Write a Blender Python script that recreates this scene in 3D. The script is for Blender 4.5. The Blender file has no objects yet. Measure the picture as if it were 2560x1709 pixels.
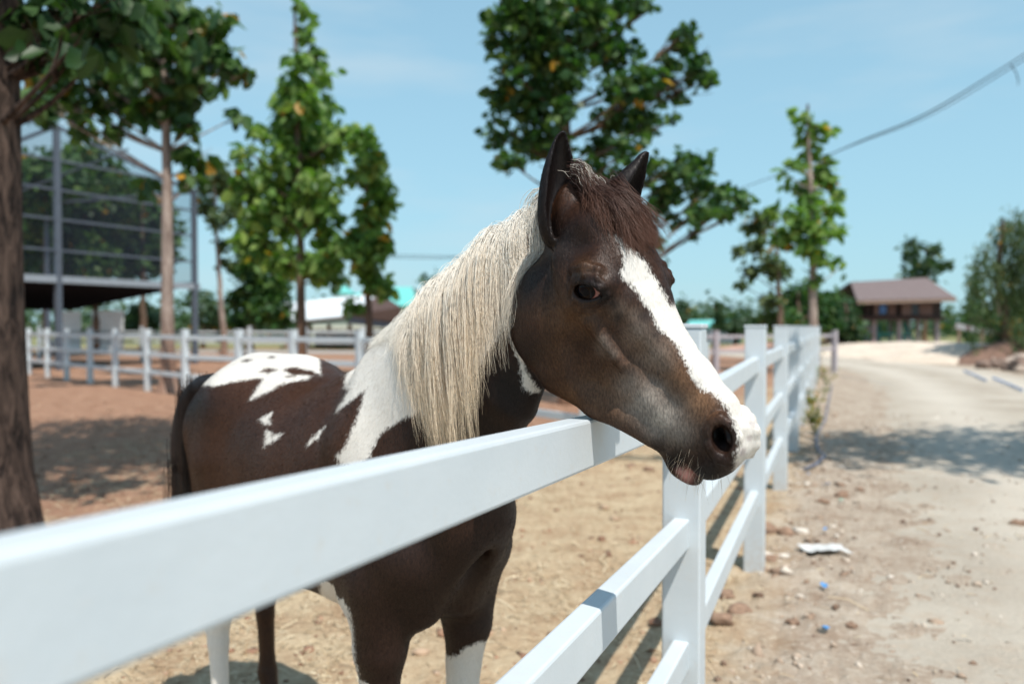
import bpy, bmesh, math, random
import numpy as np
from mathutils import Vector, Matrix
random.seed(7); RNG = np.random.default_rng(7)
R = math.radians
scene = bpy.context.scene
COL = scene.collection
# ---------------------------------------------------------------- camera
CAMH = 1.4; FPX = 800.0; PITCH = R(1.11)
cam_d = bpy.data.cameras.new("camera"); cam = bpy.data.objects.new("camera", cam_d); COL.objects.link(cam)
cam.location = (0, 0, CAMH); cam.rotation_euler = (R(90) - PITCH, 0, 0)
cam_d.sensor_width = 36; cam_d.lens = FPX / 1024 * 36; cam_d.clip_start = .05; cam_d.clip_end = 5000
cam_d.dof.use_dof = True; cam_d.dof.focus_distance = 1.40; cam_d.dof.aperture_fstop = 2.6
scene.camera = cam
# ---------------------------------------------------------------- sky and sun
SUN_EL = R(61); SUN_AZ = R(153)         # azimuth from +Y towards +X
world = bpy.data.worlds.new("World"); scene.world = world; world.use_nodes = True
wn = world.node_tree.nodes; wl = world.node_tree.links; wn.clear()
w_out = wn.new('ShaderNodeOutputWorld'); w_bg = wn.new('ShaderNodeBackground'); w_sky = wn.new('ShaderNodeTexSky')
w_sky.sky_type = 'NISHITA'; w_sky.sun_disc = False; w_sky.sun_elevation = SUN_EL; w_sky.sun_rotation = SUN_AZ
w_sky.air_density = 1.0; w_sky.dust_density = .6; w_sky.ozone_density = 3.0; w_sky.altitude = 0
w_bg.inputs['Strength'].default_value = 0.15
# hazy tropical air: the sky pales towards the horizon, with a few thin clouds
w_tc = wn.new('ShaderNodeTexCoord'); w_sep = wn.new('ShaderNodeSeparateXYZ'); wl.new(w_tc.outputs['Generated'], w_sep.inputs[0])
w_mr = wn.new('ShaderNodeMapRange'); w_mr.inputs[1].default_value = -.02; w_mr.inputs[2].default_value = .75; w_mr.inputs[3].default_value = .86; w_mr.inputs[4].default_value = .30; wl.new(w_sep.outputs[2], w_mr.inputs[0])
w_mp = wn.new('ShaderNodeMapping'); w_mp.inputs['Scale'].default_value = (1.2, 1.2, 5.5); w_mp.inputs['Rotation'].default_value = (.25, .35, 0); wl.new(w_tc.outputs['Generated'], w_mp.inputs[0])
w_nz = wn.new('ShaderNodeTexNoise'); w_nz.inputs['Scale'].default_value = 2.1; w_nz.inputs['Detail'].default_value = 7; w_nz.inputs['Roughness'].default_value = .55; wl.new(w_mp.outputs[0], w_nz.inputs['Vector'])
w_cr = wn.new('ShaderNodeMapRange'); w_cr.inputs[1].default_value = .50; w_cr.inputs[2].default_value = .80; w_cr.inputs[3].default_value = 0; w_cr.inputs[4].default_value = .55; wl.new(w_nz.outputs[0], w_cr.inputs[0])
w_m1 = wn.new('ShaderNodeMix'); w_m1.data_type = 'RGBA'; wl.new(w_mr.outputs[0], w_m1.inputs[0]); wl.new(w_sky.outputs[0], w_m1.inputs[6]); w_m1.inputs[7].default_value = (2.2, 3.95, 4.6, 1)
w_m2 = wn.new('ShaderNodeMix'); w_m2.data_type = 'RGBA'; wl.new(w_cr.outputs[0], w_m2.inputs[0]); wl.new(w_m1.outputs[2], w_m2.inputs[6]); w_m2.inputs[7].default_value = (3.6, 4.3, 4.7, 1)
wl.new(w_m2.outputs[2], w_bg.inputs[0]); wl.new(w_bg.outputs[0], w_out.inputs[0])
sun_d = bpy.data.lights.new("sun", 'SUN'); sun_d.energy = 4.2; sun_d.angle = R(.55); sun_d.color = (1, .95, .88)
sun = bpy.data.objects.new("sun", sun_d); COL.objects.link(sun)
SUNV = Vector((math.cos(SUN_EL) * math.sin(SUN_AZ), math.cos(SUN_EL) * math.cos(SUN_AZ), math.sin(SUN_EL)))
sun.rotation_euler = SUNV.to_track_quat('Z', 'Y').to_euler()
sun.location = (20, 0, 40)
scene.cycles.max_bounces = 16; scene.cycles.diffuse_bounces = 9; scene.cycles.transparent_max_bounces = 24
scene.view_settings.view_transform = 'Standard'; scene.view_settings.look = 'None'
scene.view_settings.exposure = 0.24; scene.view_settings.gamma = 1.0
# ---------------------------------------------------------------- photo pixel <-> world helpers (native 2560x1709 pixels)
_fw = np.array([0, math.cos(PITCH), -math.sin(PITCH)]); _up = np.array([0, math.sin(PITCH), math.cos(PITCH)]); _rt = np.array([1., 0, 0]); _C = np.array([0, 0, CAMH])
def ray(nx, ny): return _fw + _rt * (nx * .4 - 512) / FPX + _up * (341.7 - ny * .4) / FPX
def at(nx, ny, y): r = ray(nx, ny); return _C + r * (y / r[1])          # the point at depth y seen there
def ground_at(nx, ny, h=0.0): r = ray(nx, ny); return _C + r * ((h - CAMH) / r[2])
def proj(P):
    d = np.asarray(P, float) - _C; z = d @ _fw
    return np.stack([(d @ _rt / z * FPX + 512) / .4, (341.7 - d @ _up / z * FPX) / .4], -1)
# ---------------------------------------------------------------- object helpers
def link(o, parent=None):
    COL.objects.link(o)
    if parent is not None: o.parent = parent
    return o
def tag(o, label=None, cat=None, group=None, kind=None):
    if label: o['label'] = label
    if cat: o['category'] = cat
    if group: o['group'] = group
    if kind: o['kind'] = kind
    return o
def empty(name, loc, label, cat, group=None):
    o = bpy.data.objects.new(name, None); o.location = loc; o.empty_display_size = .2; link(o)
    return tag(o, label, cat, group)
def mesh_obj(name, V, Fc, mat, parent=None, smooth=False, attrs=None):
    """V world coordinates; parent: an Empty without rotation"""
    V = np.asarray(V, np.float32)
    if parent is not None: V = V - np.array(world_loc(parent), np.float32)
    me = bpy.data.meshes.new(name)
    if isinstance(Fc, np.ndarray):
        n, k = Fc.shape
        me.vertices.add(len(V)); me.vertices.foreach_set('co', V.ravel())
        me.loops.add(n * k); me.loops.foreach_set('vertex_index', Fc.astype(np.int32).ravel())
        me.polygons.add(n); me.polygons.foreach_set('loop_start', np.arange(0, n * k, k, dtype=np.int32))
        me.update(calc_edges=True)
    else:
        me.from_pydata(V.tolist(), [], Fc)
    if smooth: me.polygons.foreach_set('use_smooth', np.ones(len(me.polygons), bool))
    for nm, arr in (attrs or {}).items():
        arr = np.asarray(arr, np.float32)
        if arr.ndim == 1: at_ = me.attributes.new(nm, 'FLOAT', 'POINT'); at_.data.foreach_set('value', arr)
        else: at_ = me.attributes.new(nm, 'FLOAT_VECTOR', 'POINT'); at_.data.foreach_set('vector', arr.ravel())
    for m in (mat if isinstance(mat, (list, tuple)) else [mat]): me.materials.append(m)
    o = bpy.data.objects.new(name, me); link(o, parent)
    return o
def world_loc(o):
    l = Vector(o.location)
    while o.parent is not None: o = o.parent; l = l + Vector(o.location)
    return l
# ---------------------------------------------------------------- node helpers
def new_mat(name, rough=.7, spec=.3):
    m = bpy.data.materials.new(name); m.use_nodes = True
    nt = m.node_tree; b = nt.nodes['Principled BSDF']
    b.inputs['Roughness'].default_value = rough; b.inputs['Specular IOR Level'].default_value = spec
    return m, nt, b
def N(nt, typ, ins=None, **kw):
    n = nt.nodes.new(typ)
    for k, v in kw.items(): setattr(n, k, v)
    for k, v in (ins or {}).items():
        if isinstance(v, bpy.types.NodeSocket): nt.links.new(v, n.inputs[k])
        else: n.inputs[k].default_value = v
    return n
def attr(nt, nm): return N(nt, 'ShaderNodeAttribute', attribute_name=nm).outputs
def noise(nt, scale, detail=4, vec=None, rough=.55, dist=0.):
    ins = {'Scale': scale, 'Detail': detail, 'Roughness': rough, 'Distortion': dist}
    if vec is not None: ins['Vector'] = vec
    return N(nt, 'ShaderNodeTexNoise', ins).outputs[0]
def ramp(nt, fac, stops, interp='LINEAR'):
    n = N(nt, 'ShaderNodeValToRGB', {'Fac': fac}); cr = n.color_ramp; cr.interpolation = interp
    while len(cr.elements) < len(stops): cr.elements.new(.5)
    for e, (p, c) in zip(cr.elements, stops):
        e.position = p; e.color = (c, c, c, 1) if isinstance(c, (int, float)) else tuple(c) + (1,)
    return n.outputs[0]
def mix(nt, fac, a, b, blend='MIX'):
    n = N(nt, 'ShaderNodeMix', data_type='RGBA', blend_type=blend)
    for s, v in ((n.inputs[0], fac), (n.inputs[6], a), (n.inputs[7], b)):
        if isinstance(v, bpy.types.NodeSocket): nt.links.new(v, s)
        else: s.default_value = (tuple(v) + (1,)) if isinstance(v, (tuple, list)) and len(v) == 3 else v
    return n.outputs[2]
def math_(nt, op, a, b=0., c=0., clamp=False):
    n = N(nt, 'ShaderNodeMath', operation=op, use_clamp=clamp)
    for s, v in zip(n.inputs, (a, b, c)):
        if isinstance(v, bpy.types.NodeSocket): nt.links.new(v, s)
        else: s.default_value = v
    return n.outputs[0]
def bump(nt, b, h, strength=.3, dist=.01):
    n = N(nt, 'ShaderNodeBump', {'Height': h, 'Strength': strength, 'Distance': dist}); nt.links.new(n.outputs[0], b.inputs['Normal'])
def coords(nt, scale=(1, 1, 1), kind='Object'):
    tc = N(nt, 'ShaderNodeTexCoord'); return N(nt, 'ShaderNodeMapping', {'Vector': tc.outputs[kind], 'Scale': scale}).outputs[0]
# ---------------------------------------------------------------- geometry helpers
class MB:
    """collects shapes in world coordinates for ONE mesh"""
    def __init__(s): s.V = []; s.F = []; s.n = 0
    def add(s, V, Fc):
        s.V.append(np.asarray(V, float)); s.F += [tuple(int(i) + s.n for i in f) for f in Fc]; s.n += len(V); return s
    def build(s, name, mat, parent=None, smooth=False, bevel=0.):
        o = mesh_obj(name, np.concatenate(s.V), s.F, mat, parent, smooth)
        if bevel:
            m = o.modifiers.new('bevel', 'BEVEL'); m.width = bevel; m.segments = 2; m.limit_method = 'ANGLE'
        return o
    def beam(s, p0, p1, w, h, up=(0, 0, 1)):
        """box from p0 to p1, w wide sideways, h high"""
        p0 = np.array(p0, float); p1 = np.array(p1, float); d = p1 - p0; d /= np.linalg.norm(d)
        u = np.array(up, float)
        side = np.cross(d, u); side /= np.linalg.norm(side); u = np.cross(side, d)
        V = [p + side * a * w / 2 + u * b * h / 2 for p in (p0, p1) for a, b in ((-1, -1), (1, -1), (1, 1), (-1, 1))]
        return s.add(V, [(3, 2, 1, 0), (4, 5, 6, 7), (0, 1, 5, 4), (1, 2, 6, 5), (2, 3, 7, 6), (3, 0, 4, 7)])
    def post(s, x, y, z0, z1, ux, w, d, cham=0.):
        """upright box, ux = unit horizontal direction of its width w"""
        ux = np.array([ux[0], ux[1], 0.]); uy = np.array([-ux[1], ux[0], 0.]); c = np.array([x, y, 0.]); Z = np.array([0, 0, 1.])
        def ring(z, k): return [c + Z * z + ux * a * (w / 2 - k) + uy * b * (d / 2 - k) for a, b in ((-1, -1), (1, -1), (1, 1), (-1, 1))]
        V = ring(z0, 0) + ring(z1, 0)
        return s.add(V, [(3, 2, 1, 0), (4, 5, 6, 7), (0, 1, 5, 4), (1, 2, 6, 5), (2, 3, 7, 6), (3, 0, 4, 7)])
    def tube(s, pts, rad, n=8, cap=True):
        pts = np.asarray(pts, float); m = len(pts); rad = np.broadcast_to(rad, (m,))
        T = np.gradient(pts, axis=0); T /= np.linalg.norm(T, axis=1)[:, None] + 1e-9
        ref = np.array([0, 0, 1.]) if abs(T[0][2]) < .9 else np.array([1., 0, 0])
        V = []
        for p, t, r in zip(pts, T, rad):
            a = np.cross(t, ref); a /= np.linalg.norm(a); b = np.cross(t, a); ref = -np.cross(t, a) if False else ref
            for k in range(n):
                th = 2 * math.pi * k / n; V.append(p + (a * math.cos(th) + b * math.sin(th)) * r)
        Fc = [(i * n + k, i * n + (k + 1) % n, (i + 1) * n + (k + 1) % n, (i + 1) * n + k) for i in range(m - 1) for k in range(n)]
        if cap: Fc += [tuple(range(n)), tuple((m - 1) * n + k for k in reversed(range(n)))]
        return s.add(V, Fc)

def unit(v): v = np.asarray(v, float); return v / np.linalg.norm(v)

# ================================================================ NOISE for meshes
def _hash(ix, iy, s=0):
    h = (ix.astype(np.int64) * 374761393 + iy.astype(np.int64) * 668265263 + s * 1442695041) & 0xffffffff
    h = ((h ^ (h >> 13)) * 1274126177) & 0xffffffff; return ((h ^ (h >> 16)) & 0xffffff) / float(0xffffff)
def vnoise(x, y, s=0):
    ix = np.floor(x); iy = np.floor(y); fx = x - ix; fy = y - iy; fx = fx * fx * (3 - 2 * fx); fy = fy * fy * (3 - 2 * fy)
    a = _hash(ix, iy, s); b = _hash(ix + 1, iy, s); c = _hash(ix, iy + 1, s); d = _hash(ix + 1, iy + 1, s)
    return (a * (1 - fx) + b * fx) * (1 - fy) + (c * (1 - fx) + d * fx) * fy
def fbm(x, y, o=4, s=0): return sum(vnoise(x * 2 ** k, y * 2 ** k, s + k) * .5 ** k for k in range(o)) / (2 - .5 ** (o - 1))
# ---------------------------------------------------------------- layout of the front fence
FA = np.array([.53, 2.45]); FB = np.array([1.42, 4.66]); FD = unit(FB - FA); FNR = np.array([FD[1], -FD[0]])  # FNR points to the road
FSTEP = 2.40
def fside(x, y): return (x - FA[0]) * FNR[0] + (y - FA[1]) * FNR[1]
def gheight(x, y):
    s = fside(x, y); r = np.hypot(x, y)
    near = np.exp(-((s - .1) / .45) ** 2)
    h = (fbm(x * 1.1, y * 1.1, 4, 3) - .5) * .05 + (fbm(x * 7, y * 7, 3, 9) - .5) * .022 * (1 + 1.6 * near)
    h += np.where((s > .2), (np.abs(fbm(x * 3.2, y * 3.2, 3, 21) - .5) * -2 + .35) * .018, 0)
    h += (np.abs(fbm(x * 13, y * 13, 3, 31) - .5) * -.045 + .008) * np.where(s > 0, np.exp(-np.clip(s - .5, 0, 9) / .8), .5)
    h = h * np.clip(14 / (r + 1), .12, 1)
    return h - .015
# ---------------------------------------------------------------- ground
th = np.concatenate([np.linspace(R(40), R(140), 620, endpoint=False), np.linspace(R(140), R(400), 160, endpoint=False)])
rr_ = np.concatenate([np.geomspace(.5, 30, 330), np.geomspace(31, 900, 60)])
TH, RR = np.meshgrid(th, rr_); GX = RR * np.cos(TH); GY = RR * np.sin(TH); GZ = gheight(GX, GY)
nr_, nt_ = GX.shape
GV = np.concatenate([np.stack([GX, GY, GZ], -1).reshape(-1, 3), [[0, 0, 0]]]); ii = np.arange(nr_ - 1)[:, None] * nt_; jj = np.arange(nt_)[None]
GQ = np.stack([ii + jj, ii + nt_ + jj, ii + nt_ + (jj + 1) % nt_, ii + (jj + 1) % nt_], -1).reshape(-1, 4)[:, ::-1]
ctr = [(k, (k + 1) % nt_, nt_ * nr_) for k in range(nt_)]
gm, nt, bs = new_mat("ground_soil", .95, .1)
gp = N(nt, 'ShaderNodeNewGeometry').outputs['Position']; sp = N(nt, 'ShaderNodeSeparateXYZ', {0: gp})
sdn = math_(nt, 'ADD', math_(nt, 'MULTIPLY', math_(nt, 'SUBTRACT', sp.outputs[0], float(FA[0])), float(FNR[0])), math_(nt, 'MULTIPLY', math_(nt, 'SUBTRACT', sp.outputs[1], float(FA[1])), float(FNR[1])))
nA = noise(nt, .55, 5, gp); nB = noise(nt, 3.2, 6, gp, .65); nC = noise(nt, 26, 5, gp, .7); nD = noise(nt, 120, 3, gp)
straw = mix(nt, ramp(nt, nB, [(.35, 0), (.62, 1)]), (.40, .27, .165), (.56, .44, .29))
straw = mix(nt, ramp(nt, nC, [(.52, 0), (.66, .8)]), straw, (.62, .50, .34))
straw = mix(nt, ramp(nt, nC, [(.30, .75), (.42, 0)]), straw, (.22, .14, .085))
red = mix(nt, ramp(nt, nB, [(.35, 0), (.65, 1)]), (.30, .165, .105), (.42, .25, .165))
red = mix(nt, ramp(nt, nC, [(.34, .7), (.46, 0)]), red, (.20, .11, .075)); red = mix(nt, ramp(nt, nC, [(.60, 0), (.72, .5)]), red, (.50, .36, .25))
# red bare soil farther into the paddock, straw near the fence
far_ = math_(nt, 'ADD', math_(nt, 'MULTIPLY', sdn, -.22), math_(nt, 'MULTIPLY_ADD', nA, 1.4, -.95))
far_ = math_(nt, 'ADD', far_, math_(nt, 'MULTIPLY_ADD', sp.outputs[1], .05, -.28))
pad = mix(nt, N(nt, 'ShaderNodeMapRange', {'Value': far_, 'From Min': .25, 'From Max': .75}).outputs[0], straw, red)
roadside = mix(nt, ramp(nt, nB, [(.30, 0), (.62, 1)]), (.29, .205, .145), (.48, .40, .315))
roadside = mix(nt, ramp(nt, nC, [(.50, 0), (.68, .7)]), roadside, (.60, .53, .44))
roadside = mix(nt, ramp(nt, nC, [(.28, .8), (.40, 0)]), roadside, (.24, .155, .10))
side = N(nt, 'ShaderNodeMapRange', {'Value': math_(nt, 'ADD', sdn, math_(nt, 'MULTIPLY_ADD', nB, .8, -.4)), 'From Min': -.15, 'From Max': .25}).outputs[0]
gc = mix(nt, side, pad, roadside)
grs = N(nt, 'ShaderNodeMapRange', {'Value': math_(nt, 'ADD', sp.outputs[1], math_(nt, 'MULTIPLY', nA, 30.)), 'From Min': 55., 'From Max': 75.}).outputs[0]
gc = mix(nt, grs, gc, mix(nt, nB, (.16, .19, .07), (.30, .26, .14)))
gc = mix(nt, .5, gc, ramp(nt, nD, [(.3, .75), (.7, 1.15)]), 'MULTIPLY')
nt.links.new(gc, bs.inputs['Base Color']); bump(nt, bs, math_(nt, 'ADD', nC, math_(nt, 'MULTIPLY', nD, .3)), .8, .03)
gme = mesh_obj('ground', GV, GQ, gm, None, True); tag(gme, kind='structure')
# ---------------------------------------------------------------- road: a shallow crowned sheet that dips under the loose soil at its edges
rm, nt, bs = new_mat("road_sand", .95, .1)
gp = N(nt, 'ShaderNodeNewGeometry').outputs['Position']; nA = noise(nt, .8, 5, gp, .6); nB = noise(nt, 5, 6, gp, .65); nC = noise(nt, 40, 5, gp, .7)
rc = mix(nt, ramp(nt, nA, [(.35, 0), (.65, 1)]), (.38, .325, .26), (.51, .455, .375)); rc = mix(nt, ramp(nt, nB, [(.5, 0), (.75, .5)]), rc, (.40, .28, .19))
lane = attr(nt, 'lane')[2]
rc = mix(nt, math_(nt, 'MULTIPLY', lane, .65), rc, (.60, .54, .455)); rc = mix(nt, .45, rc, ramp(nt, nC, [(.3, .7), (.7, 1.15)]), 'MULTIPLY')
nt.links.new(rc, bs.inputs['Base Color']); bump(nt, bs, nC, .7, .02)
road_c = np.array([(1.9, -6, 2.5), (2.4, 0, 2.5), (4.55, 4.66, 2.5), (6.6, 9, 2.6), (8.9, 14, 2.5), (11.3, 20, 2.5), (13.2, 26, 2.6), (13.5, 33, 2.6), (11.5, 42, 2.6), (8, 55, 2.6), (4, 75, 2.6)])
k = np.linspace(0, len(road_c) - 1, 420); RC = np.stack([np.interp(k, np.arange(len(road_c)), road_c[:, j]) for j in range(3)], 1)
for _ in range(30): RC[1:-1] = (RC[:-2] + 2 * RC[1:-1] + RC[2:]) / 4
tg = np.gradient(RC[:, :2], axis=0); tg /= np.linalg.norm(tg, axis=1)[:, None]; nn_ = np.stack([tg[:, 1], -tg[:, 0]], 1); m_ = 41
w_ = np.linspace(-1, 1, m_); PX = RC[:, None, :2] + nn_[:, None] * (w_[None, :, None] * RC[:, None, 2:3])
edge = 1 - np.abs(w_) ** 3
PZ = gheight(PX[..., 0], PX[..., 1]) * .5 - .035 + .05 * edge[None] + .006 - .010 * np.exp(-((np.abs(w_) - .42) / .13) ** 2)[None] + (fbm(PX[..., 0] * 4, PX[..., 1] * 4, 3, 5) - .5) * .022 + (fbm(PX[..., 0] * 11, PX[..., 1] * 11, 3, 6) - .5) * .014
RVt = np.concatenate([PX, PZ[..., None]], -1).reshape(-1, 3); i0 = (np.arange(len(RC) - 1)[:, None] * m_ + np.arange(m_ - 1)[None])
RQ = np.stack([i0, i0 + 1, i0 + m_ + 1, i0 + m_], -1).reshape(-1, 4)
lane_a = np.broadcast_to(np.exp(-((np.abs(w_) - .42) / .2) ** 2)[None], PZ.shape).ravel()
tag(mesh_obj('road', RVt, RQ, rm, None, True, dict(lane=lane_a)), kind='structure')
# ================================================================ FENCES
fm, nt, bs = new_mat("white_fence_paint", .45, .4)
fp = N(nt, 'ShaderNodeNewGeometry').outputs['Position']; a1 = noise(nt, 5, 5, fp); a2 = noise(nt, 130, 4, fp, .7); a3 = noise(nt, 38, 5, fp, .7)
fc = mix(nt, ramp(nt, a1, [(.35, 0), (.75, .5)]), (.60, .645, .665), (.50, .555, .585))
sep = N(nt, 'ShaderNodeSeparateXYZ', {0: N(nt, 'ShaderNodeNewGeometry').outputs['Normal']})
topm = N(nt, 'ShaderNodeMapRange', {'Value': sep.outputs[2], 'From Min': .5, 'From Max': .9}).outputs[0]
fc = mix(nt, math_(nt, 'MULTIPLY', topm, ramp(nt, a2, [(.56, 0), (.72, .45)])), fc, (.60, .52, .42))      # dust settled on the upper faces
fc = mix(nt, ramp(nt, a3, [(.58, 0), (.74, .42)]), fc, (.58, .55, .50))
low = N(nt, 'ShaderNodeMapRange', {'Value': N(nt, 'ShaderNodeSeparateXYZ', {0: fp}).outputs[2], 'From Min': .30, 'From Max': .0}).outputs[0]
fc = mix(nt, math_(nt, 'MULTIPLY', low, ramp(nt, a3, [(.35, 0), (.7, .6)])), fc, (.46, .34, .24))
nt.links.new(fc, bs.inputs['Base Color']); gr = noise(nt, 30, 4, N(nt, 'ShaderNodeMapping', {'Vector': fp, 'Rotation': (0, 0, R(-68)), 'Scale': (.06, 1, 1)}).outputs[0], .6)
bump(nt, bs, math_(nt, 'ADD', math_(nt, 'MULTIPLY', a2, .5), gr), .22, .003)
def fence(name, label, pts, hs_, railh=.088, railw=.048, postw=.115, ph=1.4, group=None, mat=None, heights=None, bev=.006, posttop=None):
    """pts: post positions; one thing with a child for every post and rail"""
    e = empty(name, (pts[0][0], pts[0][1], 0), label, 'fence', group); mat = mat or fm
    for i, p in enumerate(pts):
        q = pts[min(i + 1, len(pts) - 1)]; o = pts[max(i - 1, 0)]; d = unit(np.array(q) - np.array(o))
        zt = ph if posttop is None else posttop[i]
        po = MB().post(p[0], p[1], -.12, zt - .006, d, postw, postw).build('post', mat, e, False, bev)
        b = MB().post(p[0], p[1], zt - .006, zt + .008, d, postw + .006, postw + .006).build('cap', mat, po, False, .003)
    for i in range(len(pts) - 1):
        p = np.array(pts[i]); q = np.array(pts[i + 1]); d = unit(q - p)
        for k, h in enumerate(hs_):
            h0, h1 = (h, h) if heights is None or i not in heights else heights[i][k]
            a = p + d * (postw / 2 - .004); b = q - d * (postw / 2 - .004)
            MB().beam((*a, h0 - railh / 2), (*b, h1 - railh / 2), railw, railh).build('rail', mat, e, False, bev)
    return e
P0 = FA - FD * 2.75
posts = [tuple(P0), tuple(FA)] + [tuple(FB + FD * FSTEP * i) for i in range(0, 9)]
fence('rail_fence', 'white three-rail fence running past the horse along the sandy road, nearest to the camera', posts, (1.225, .83, .45),
      heights={0: ((1.305, 1.188), (.958, .822), (.60, .452)), 1: ((1.188, 1.222), (.822, .83), (.452, .45))})
# crossing fence behind the horse, and on round the paddock
cpts = [(-19.8, 29.6), (-18.4, 28.0), (-16.9, 26.4), (-15.5, 24.9), (-14.2, 23.5), (-12.9, 22.2), (-11.7, 21.0), (-10.45, 19.8), (-9.28, 18.7), (-7.98, 17.5), (-6.54, 16.0), (-5.14, 15.05), (-3.83, 14.0), (-2.47, 13.0), (-1.35, 11.6), (-.25, 10.0), (.80, 8.5), (1.90, 8.0)]
fence('rail_fence', 'white three-rail fence crossing the paddock behind the horse, passing the tree trunk', cpts, (1.22, .83, .45), postw=.12,
      posttop=[1.34] * 16 + [1.30, 1.24])
fence('rail_fence', 'white fence far behind the crossing fence, in front of the grass under the net', [(-19.5, 33), (-17.2, 32.6), (-14.9, 32.2), (-12.6, 31.8), (-10.3, 31.4), (-8, 31), (-5.7, 30.6), (-3.4, 30.2)], (1.22, .83, .45), postw=.12)
gwood, nt, bs = new_mat("grey_fence_wood", .8, .2); bs.inputs['Base Color'].default_value = (.42, .38, .40, 1)
fence('rail_fence', 'weathered grey fence beyond the paddock, seen between muzzle and fence posts', [(3.6, 21.2), (5.6, 22.0), (7.1, 22.9), (8.6, 23.8), (10.0, 24.8)], (1.16, .75), postw=.14, ph=1.28, mat=gwood)
# ================================================================ TREES
leaf_mats = {}
def leaf_mat(name, cols, transl=.35, yellow=.03):
    m = bpy.data.materials.new(name); m.use_nodes = True; nt = m.node_tree; nt.nodes.clear()
    out = N(nt, 'ShaderNodeOutputMaterial'); r = attr(nt, 'rnd')[2]
    c = ramp(nt, r, [(0, cols[0]), (.5, cols[1]), (1 - yellow - .004, cols[2]), (1 - yellow, (.50, .26, .03))], 'LINEAR')
    p = N(nt, 'ShaderNodeBsdfPrincipled', {'Base Color': c, 'Roughness': .48, 'Specular IOR Level': .38})
    t = N(nt, 'ShaderNodeBsdfTranslucent', {'Color': mix(nt, 1., c, (1.2, 1.5, .5), 'MULTIPLY')})
    x = N(nt, 'ShaderNodeMixShader', {0: transl, 1: p.outputs[0], 2: t.outputs[0]}); nt.links.new(x.outputs[0], out.inputs[0]); return m
def bark_mat(name, c0, c1, scale=14):
    m, nt, b = new_mat(name, .9, .15); o = coords(nt, (1, 1, .22)); n = noise(nt, scale, 6, o, .7, .6); n2 = noise(nt, 2.5, 3, coords(nt, (1, 1, .5)))
    c = mix(nt, ramp(nt, n, [(.38, 0), (.6, 1)]), c0, c1); c = mix(nt, .5, c, ramp(nt, n2, [(.3, .6), (.7, 1.3)]), 'MULTIPLY')
    zz = N(nt, 'ShaderNodeMapRange', {'Value': N(nt, 'ShaderNodeSeparateXYZ', {0: N(nt, 'ShaderNodeNewGeometry').outputs['Position']}).outputs[2], 'From Min': 1.9, 'From Max': .4}).outputs[0]
    c = mix(nt, math_(nt, 'MULTIPLY', zz, .6), c, (.24, .115, .065)) if scale < 14 else c
    nt.links.new(c, b.inputs['Base Color']); bump(nt, b, n, 1., .04); return m
LM = dict(mid=leaf_mat('mid_shade_leaves', ((.018, .052, .016), (.048, .11, .028), (.12, .20, .05)), .34, .018),  # shade-side darkness of the pale-trunked tree put into its leaf colour
          teak=leaf_mat('teak_leaves', ((.06, .13, .035), (.15, .27, .065), (.28, .38, .10)), .42, .010),
          dark=leaf_mat('dark_leaves', ((.012, .035, .010), (.028, .070, .018), (.055, .11, .028)), .28, .014),
          deep=leaf_mat('deep_leaves', ((.018, .058, .018), (.050, .125, .036), (.12, .20, .05)), .32, .004),
          far=leaf_mat('far_leaves', ((.030, .070, .035), (.055, .105, .045), (.09, .14, .06)), .25, .004),
          pale=leaf_mat('pale_leaves', ((.05, .09, .04), (.09, .14, .055), (.15, .19, .08)), .3, .01))
BK = dict(near=bark_mat('bark_rough', (.016, .012, .011), (.115, .078, .062), 16), pale=bark_mat('bark_pale', (.20, .145, .12), (.42, .34, .29), 9), mid=bark_mat('bark_brown', (.08, .055, .04), (.20, .14, .10), 12))
def leaves_mesh(name, C, Rr, n, size, mat, parent, rng, droop=.5, hang=0., narrow=.62):
    """leaves: folded six-point blades scattered in clumps C (k,3) of radius Rr"""
    w = Rr ** 2.0; k = rng.choice(len(C), n, p=w / w.sum())
    # sub-clumps: leaves sit round twig ends, not evenly
    nsub = 16; sub = rng.normal(0, 1, (len(C), nsub, 3)); sub /= np.linalg.norm(sub, axis=2)[..., None]; sub *= rng.uniform(.35, .95, (len(C), nsub, 1))
    c = C[k] + Rr[k][:, None] * (sub[k, rng.integers(0, nsub, n)] * [1, 1, .85] + rng.normal(0, .30, (n, 3)))
    if hang: c[:, 2] -= np.abs(rng.normal(0, hang, n))
    d = rng.normal(0, 1, (n, 3)); d[:, 2] = d[:, 2] * .5 - droop; d /= np.linalg.norm(d, axis=1)[:, None]
    u = rng.normal(0, 1, (n, 3)); u[:, 2] += .8; s = np.cross(d, u); s /= np.linalg.norm(s, axis=1)[:, None]; nn = np.cross(s, d)
    L = size * rng.uniform(.6, 1.25, n)[:, None]; W = L * narrow * .5; fo = W * rng.uniform(.1, .5, (n, 1))
    V = np.stack([c, c + d * L * .35 + s * W + nn * fo, c + d * L, c + d * L * .35 - s * W + nn * fo, c + d * L * .75 + s * W * .7 + nn * fo * .6 - np.array([0, 0, .05]) * L, c + d * L * .75 - s * W * .7 + nn * fo * .6 - np.array([0, 0, .05]) * L], 1)
    b = np.arange(n)[:, None] * 6
    Q = np.concatenate([b + np.array([[0, 1, 4, 2]]), b + np.array([[0, 2, 5, 3]])], 1).reshape(-1, 4)
    return mesh_obj(name, V.reshape(-1, 3), Q, mat, parent, False, dict(rnd=np.repeat(rng.uniform(0, 1, n), 6)))
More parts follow.
